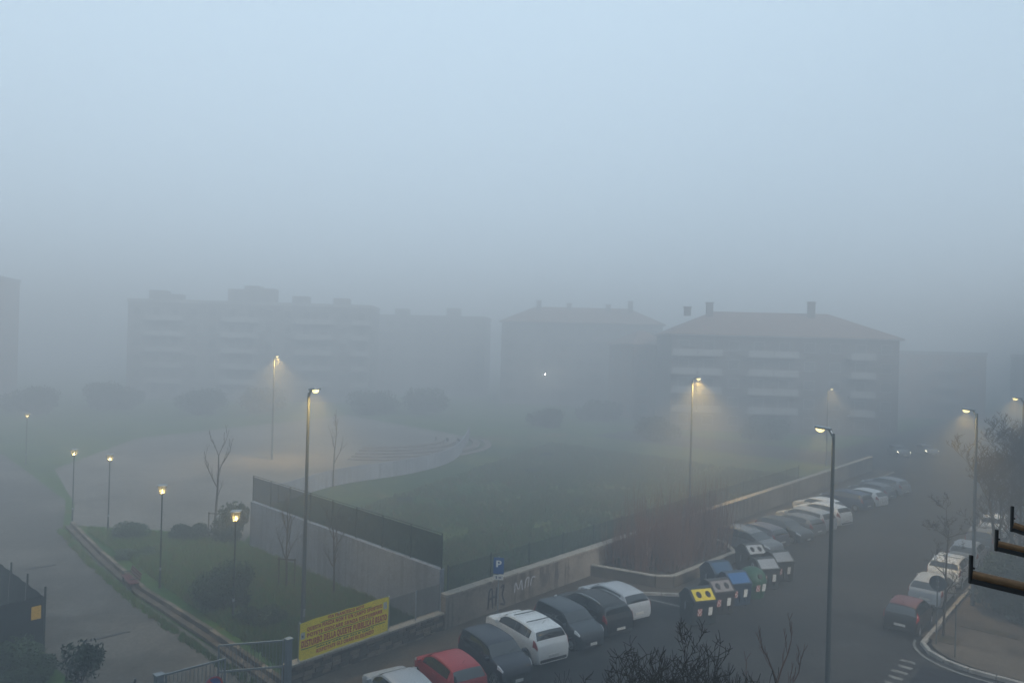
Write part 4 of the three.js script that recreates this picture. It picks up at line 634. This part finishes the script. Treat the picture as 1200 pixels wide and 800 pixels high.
{ const p = fromCam((728 - 600) / FOCAL * 12, 12); placeTree(nearTree2, -p.z, p.x, 0, 2.6, 1, 'lower dark leafless tree beside the dense one below the window', null, MAT.bark).scale.set(0.6, 1.0, 0.6); }
{ const p = fromCam((872 - 600) / FOCAL * 12, 12); placeTree(nearTree2, -p.z, p.x, 0, 0.5, 1, 'small dark leafless tree between the dense tree and the thin sapling', null, MAT.bark).scale.set(0.42, 1.0, 0.42); }
{ const p = fromCam((914 - 600) / FOCAL * 19.5, 19.5); placeTree(sapling, -p.z, p.x, 0, 0, 1.18, 'thin upright sapling in front of the road', null, MAT.twig); }
placeTree(forkTree, 40.3, -7.7, 0.13, 0.7, 0.98, 'slender leafless tree in the soil square on the corner pavement', null);
const rg = 'leafless trees along the right pavement';
placeTree(denseTree, 50.5, -7.0, 0.13, 0, 0.95, 'dense leafless tree on the right pavement beyond the lamp', rg); placeTree(denseTree2, 56.5, -7.2, 0.13, 1.0, 1.0, 'dense leafless tree on the right pavement between two others', rg); placeTree(denseTree, 63.0, -7.0, 0.13, 2.2, 1.0, 'dense leafless tree on the right pavement by the farther lamp', rg); placeTree(denseTree2, 70.0, -7.2, 0.13, 3.4, 0.98, 'hazy leafless tree far along the right pavement', rg); placeTree(denseTree2, 53.4, -6.3, 0.13, 4.2, 0.92, 'dense leafless tree set back from the kerb behind the first one', rg); placeTree(denseTree, 60.0, -6.4, 0.13, 5.1, 1.02, 'dense leafless tree set back from the kerb by the farther lamp', rg); placeTree(forkTree, 58.5, -8.0, 0.13, 3.4, 1.0, 'thin leafless tree leaning over the parked cars on the right kerb', rg);
placeTree(sapling, 24.2, -47.6, 0, 0.3, 1.35, 'tall thin leafless tree at the end of the concrete wall', null); placeTree(sapling2, 22.0, -35.2, 0, 0.9, 1.05, 'staked leafless sapling before the concrete wall by the lamp', null); placeTree(sapling2, 23.2, -32.6, 0, 2.6, 1.0, 'leafless sapling close to the concrete wall, without a stake', null); placeTree(sapling, 40.2, -57.0, 0, 1.5, 1.25, 'thin leafless tree by the low curved wall', null);
for (const [u, v, l] of [[22.0, -35.2, 'wooden stake frame round the sapling before the concrete wall'], [24.2, -47.6, 'wooden stake frame round the tall thin tree by the wall end']]) { const g = thing('tree_stake', l, 'stake', [v, 0, -u], 0.6); for (const x of [-0.45, 0.45]) part(g, 'stake', rod(V(x, 0, 0), V(x, 1.7, 0), 0.035, 0.035, 6), MAT.bark); part(g, 'crosspiece', box(1.0, 0.07, 0.05, 0, 1.62, 0.03), MAT.bark); }
// brown brush of thin shoots in the island: each clump a plant of its own
function brush(s0) { const k = seed; seed = s0; const l = []; for (let i = 0; i < 42; i++) { const a = R(0, 6.283), r = Math.sqrt(rnd()) * 0.75, x = r * Math.cos(a), z = r * Math.sin(a), h = R(1.6, 4.6), p = V(x, 0, z), q = V(x * 1.5 + R(-0.25, 0.25), h * 0.55, z * 1.5 + R(-0.25, 0.25)), e = q.clone().add(V(R(-0.25, 0.25), h * 0.45, R(-0.25, 0.25))); l.push(rod(p, q, 0.016, 0.011, 3), rod(q, e, 0.011, 0.004, 3)); for (let j = 0; j < 3; j++) { const b = p.clone().lerp(q, R(0.4, 1)); l.push(rod(b, b.clone().add(V(R(-0.4, 0.4), R(0.4, 0.9), R(-0.4, 0.4))), 0.008, 0.003, 3)); } } seed = k; return mg(l); }
const brushes = [3, 4, 5].map(brush);
let bi = 0; for (let u = 36.9; u < 46.5; u += 1.15) for (const v of [-24.0, -22.7, -21.4]) { if ((v > -22 && (u < 37.6 || u > 45)) || rnd() < 0.06) continue; const m = single('brush_clump', 'clump of tall bare brown shoots growing in the walled island', 'shrub', brushes[bi++ % 3], MAT.twig, [v + R(-0.3, 0.3), 0.5, -u + R(-0.3, 0.3)], R(0, 6), 'bare brown shoots in the island'); m.scale.setScalar(R(0.8, 1.12)); }
// leafy shrubs
function leafy(n, rx, ry, rz, size, s0, lumps = 7) {
  const k = seed; seed = s0; const pos = [], nor = [], blobs = []; for (let i = 0; i < lumps; i++) blobs.push([R(-0.65, 0.65) * rx, R(0.25, 0.75) * ry * 2, R(-0.65, 0.65) * rz, R(0.35, 0.6)]);
  const e = new THREE.Euler(), m = new THREE.Matrix4();
  for (let i = 0; i < n; i++) { const b = blobs[i % lumps], d = V(R(-1, 1), R(-1, 1), R(-1, 1)).normalize().multiplyScalar(Math.pow(rnd(), 0.35)); const c = V(b[0] + d.x * rx * b[3], Math.max(0.02, b[1] + d.y * ry * b[3] * 1.3), b[2] + d.z * rz * b[3]); e.set(R(0, 6.28), R(0, 6.28), R(0, 6.28)); m.makeRotationFromEuler(e); const s = size * R(0.6, 1.3), q = [V(-s * 0.45, 0, 0), V(0, -s, 0), V(s * 0.45, 0, 0), V(0, s, 0)].map((v) => v.applyMatrix4(m).add(c)), nn = V(0, 0, 1).applyMatrix4(m); for (const j of [0, 1, 2, 0, 2, 3]) { pos.push(q[j].x, q[j].y, q[j].z); nor.push(nn.x, nn.y, nn.z); } }
  seed = k; const g = new THREE.BufferGeometry(); g.setAttribute('position', new THREE.Float32BufferAttribute(pos, 3)); g.setAttribute('normal', new THREE.Float32BufferAttribute(nor, 3)); return g;
}
const leafM = (r, g, b) => S({ color: lin(r, g, b), roughness: 0.85, side: THREE.DoubleSide });
const LEAF = [leafM(0.035, 0.062, 0.03), leafM(0.05, 0.085, 0.035), leafM(0.02, 0.042, 0.022)];
const shrubA = leafy(5200, 1.5, 0.85, 1.5, 0.085, 61, 9), shrubB = leafy(4200, 1.1, 0.6, 1.1, 0.08, 62, 8), treeL = leafy(1500, 0.95, 0.95, 0.95, 0.1, 63, 12), hedgeG = leafy(9000, 1.5, 1.1, 1.5, 0.11, 64, 14), farCrown = leafy(5200, 3.4, 1.7, 3.4, 0.22, 65, 18);
const stemG = (h) => mg([0, 1, 2].map((k) => rod(V(0, 0, 0), V(0.3 * Math.cos(k * 2.1), h, 0.3 * Math.sin(k * 2.1)), 0.035, 0.015, 5)));
function shrub(geo, u, v, y, sx, sy, mat, label, group, name = 'shrub', cat = 'shrub', stem = 0.8) { const g = thing(name, label, cat, [v, y, -u], R(0, 6), group); g.scale.set(sx, sy, sx); part(g, 'foliage', geo, mat); part(g, 'stem', stemG(stem), MAT.bark); return g; }
shrub(shrubA, 19.2, -36.6, 0, 1.0, 1.25, LEAF[0], 'large dark green shrub on the lawn around the lantern post'); shrub(shrubA, 17.9, -34.2, 0, 0.85, 0.95, LEAF[2], 'dark shrub on the lawn beside the path edging'); shrub(shrubB, 18.6, -31.6, 0, 1.0, 0.8, LEAF[0], 'low green shrub on the lawn by the street end of the path edging');
shrub(shrubA, 20.6, -51.0, 0, 1.0, 0.7, LEAF[0], 'wide low shrub at the plaza edge between two lantern posts'); shrub(shrubB, 22.6, -48.2, 0, 1.1, 0.95, LEAF[2], 'low dark shrub at the plaza edge near the thin tree'); shrub(shrubA, 24.3, -46.6, 0, 0.95, 1.6, LEAF[2], 'tall dark shrub against the end of the concrete wall'); shrub(shrubB, 18.6, -46.5, 0, 1.0, 0.5, LEAF[1], 'low bright green shrub on the lawn behind the red bench');
const hg = 'dense hedge bushes below the netted fence'; for (const [u, v, s, m] of [[8.9, -34.8, 1.0, 1], [7.4, -33.6, 1.1, 0], [6.0, -35.0, 1.1, 1], [8.6, -37.2, 1.0, 0], [4.9, -33.0, 1.1, 2], [7.0, -37.8, 1.2, 2], [9.2, -32.4, 0.7, 0], [6.2, -31.2, 0.9, 1]]) shrub(hedgeG, u, v, 0, 0.95 * s, 0.55 * s, LEAF[m], 'dense green bush in the mass below the netted fence', hg, 'hedge_bush', 'bush');
{ const tp = at(95, 772, 2.1); const g = shrub(treeL, -tp.z, tp.x, 1.3, 0.85, 0.85, LEAF[2], 'small round leafed tree standing in front of the path by the mesh fence', null, 'small_tree', 'tree', 0.9); part(g, 'trunk', rod(V(0, -1.53, 0), V(0.05, 0.6, 0), 0.05, 0.03, 6), MAT.bark); }
for (const [u, v, sx, sy, l] of [[46.0, -5.4, 1.2, 1.1, 'clipped dark green hedge bush at the corner of the right pavement'], [48.8, -5.4, 1.3, 1.2, 'dark green hedge bush behind the corner one on the right pavement'], [46.2, -2.6, 1.3, 1.15, 'dark green hedge bush beside the corner one, away from the road'], [50.5, -3.2, 1.3, 1.4, 'taller dark green bush behind the hedge on the right pavement']]) shrub(hedgeG, u, v, 0.1, sx, sy, LEAF[2], l, null, 'hedge_bush', 'bush');
// far trees that close the view between park and buildings
const fg = 'hazy trees before the buildings'; for (const [px, d, y, s, l] of [[645, 122, 0, 0.9, 'hazy rounded tree at the far side of the field'], [705, 134, 0, 1.1, 'hazy low tree at the far side of the field before the narrow house'], [770, 108, 0, 1.0, 'hazy low tree before the hip roofed block, by the street wall'], [440, 135, 0, 1.3, 'hazy low tree beyond the seating steps'], [500, 140, 0, 1.4, 'hazy low tree right of the seating steps'], [240, 128, 0, 1.3, 'hazy low tree before the long pale block'], [310, 134, 0, 1.3, 'hazy low tree before the long pale block, by the far street lamp'], [40, 122, 0, 1.3, 'hazy low tree beyond the end of the path'], [130, 132, 0, 1.4, 'hazy low tree between the plaza and the tall reddish block'], [900, 112, 0, 1.0, 'hazy low tree before the hip roofed block beyond the parked row']]) { const p = fromCam((px - 600) / FOCAL * d, d), g = thing('hazy_tree', l, 'tree', [p.x, 0, p.z], R(0, 6), fg); g.scale.set(y ? s * 0.6 : s, y ? s * 3 : s, y ? s * 0.6 : s); part(g, 'crown', farCrown, LEAF[2], [0, y / s / 3, 0]); part(g, 'trunk', rod(V(0, 0, 0), V(0, y / s + 2, 0), 0.22, 0.12, 7), MAT.bark); }
for (const [u, v, s, m] of [[33, -40, 0.5, 0], [41, -48, 0.6, 2], [52, -38, 0.5, 0], [60, -50, 0.7, 2], [47, -33, 0.45, 1], [66, -41, 0.6, 0], [37, -31, 0.4, 1], [70, -56, 0.8, 2], [29, -36, 0.4, 1], [57, -31, 0.5, 0]]) shrub(shrubB, u, v, 0, s, s * 0.55, LEAF[m], 'low clump of weeds in the open green field', 'weed clumps in the field', 'weed_clump', 'weeds', 0.4);
// grass
function blades(n, h, s0) { const k = seed; seed = s0; const pos = []; for (let i = 0; i < n; i++) { const a = R(0, 6.283), x = R(-0.1, 0.1), z = R(-0.1, 0.1), w = 0.014, q = h * R(0.6, 1.2), lx = R(-0.5, 0.5) * q, lz = R(-0.5, 0.5) * q; pos.push(x - w * Math.cos(a), 0, z - w * Math.sin(a), x + w * Math.cos(a), 0, z + w * Math.sin(a), x + lx, q, z + lz); } seed = k; const g = new THREE.BufferGeometry(); g.setAttribute('position', new THREE.Float32BufferAttribute(pos, 3)); g.computeVertexNormals(); return g; }
function meadow(name, label, n, place, h, mat) { const im = new THREE.InstancedMesh(blades(14, h, 77), mat, n), m = new THREE.Matrix4(), q = new THREE.Quaternion(), c = new THREE.Color(); let k = 0; while (k < n) { const p = place(); if (!p) continue; q.setFromAxisAngle(V(0, 1, 0), R(0, 6.28)); const s = R(0.6, 1.5); m.compose(V(p[1], -0.01, -p[0]), q, V(s, s * R(0.7, 1.3), s)); im.setMatrixAt(k, m); const t = rnd(); c.setRGB(lerp(0.55, 1.75, t), lerp(0.7, 1.2, rnd()), 0.8); im.setColorAt(k, c); k++; } im.name = numbered(name); tag(im, label, 'grass', null, 'stuff'); shade(im); scene.add(im); }
const gm = S({ color: lin(0.075, 0.145, 0.034), roughness: 0.9, side: THREE.DoubleSide }), fm = S({ color: lin(0.062, 0.1, 0.03), roughness: 0.9, side: THREE.DoubleSide });
const inLawn = (u, v) => u > lerp(16.6, 19, clamp((-v - 26) / 30, 0, 1)) && u < lerp(23.9, 24.6, (-v - 25) / 20) && v < -25.4 && v > -55 + (u - 19) * 1.6;
meadow('lawn_grass', 'uneven green grass on the lawn between path and concrete wall', 22000, () => { const u = R(16.4, 24.5), v = R(-55, -25.4); return inLawn(u, v) && vn(u / 12, v / 12, 9, 55) > 0.2 * rnd() ? [u, v] : null; }, 0.27, gm);
meadow('field_grass', 'rough grass and weeds of the open green field', 30000, () => { const u = R(25, 80), v = R(-66, -25.6); return v > -44 - (u - 25) * 0.35 && vn(u / 40, v / 40, 16, 57) > R(0.0, 0.7) ? [u, v] : null; }, 0.3, fm);
meadow('weeds', 'weeds along the foot of the path edging', 700, () => { const v = R(-56, -26), f = (-v - 25) / 31; return [lerp(15.1, 17.6, f * f) + R(-0.16, 0.16), v]; }, 0.22, gm);

// ---------- the blocks on this side of the street, outside the frame: they stand over the road and keep half the sky from it ----------
block({ name: 'home_building', X: 0, d: 0, turn: 0, w: 60, depth: 13, eave: 27, floors: 8, bays: 14, mat: M_PALE, trim: M_TRIM, roofMat: M_TILE, label: 'tall pale apartment block on the near side of the street, behind the viewpoint' }).position.set(1.6, 0, 6);
scene.getObjectByName('home_building').rotation.y = -Math.PI / 2;
block({ name: 'home_building', X: 0, d: 0, turn: 0, w: 64, depth: 13, eave: 24, floors: 7, bays: 12, mat: M_OCHRE, trim: M_TRIM, roofMat: M_TILE, label: 'reddish apartment block on the right side of the street behind the hedge' }).position.set(5.5, 0, -71);
scene.getObjectByName('home_building_001').rotation.y = -Math.PI / 2;
block({ name: 'home_building', X: 0, d: 0, turn: 0, w: 46, depth: 13, eave: 24, floors: 7, bays: 11, mat: M_BROWN, trim: M_TRIM, roofMat: M_TILE, label: 'brown apartment block across the street, on the side of the green bushes' }).position.set(-27, 0, 27);
scene.getObjectByName('home_building_002').rotation.y = Math.PI / 2;

// ---------- draw ----------
const renderer = new THREE.WebGLRenderer({ antialias: true });
renderer.toneMapping = THREE.LinearToneMapping; renderer.toneMappingExposure = EXPOSURE;
renderer.shadowMap.enabled = true; renderer.shadowMap.type = THREE.PCFSoftShadowMap;
renderer.setSize(1024, 682);
renderer.render(scene, camera);
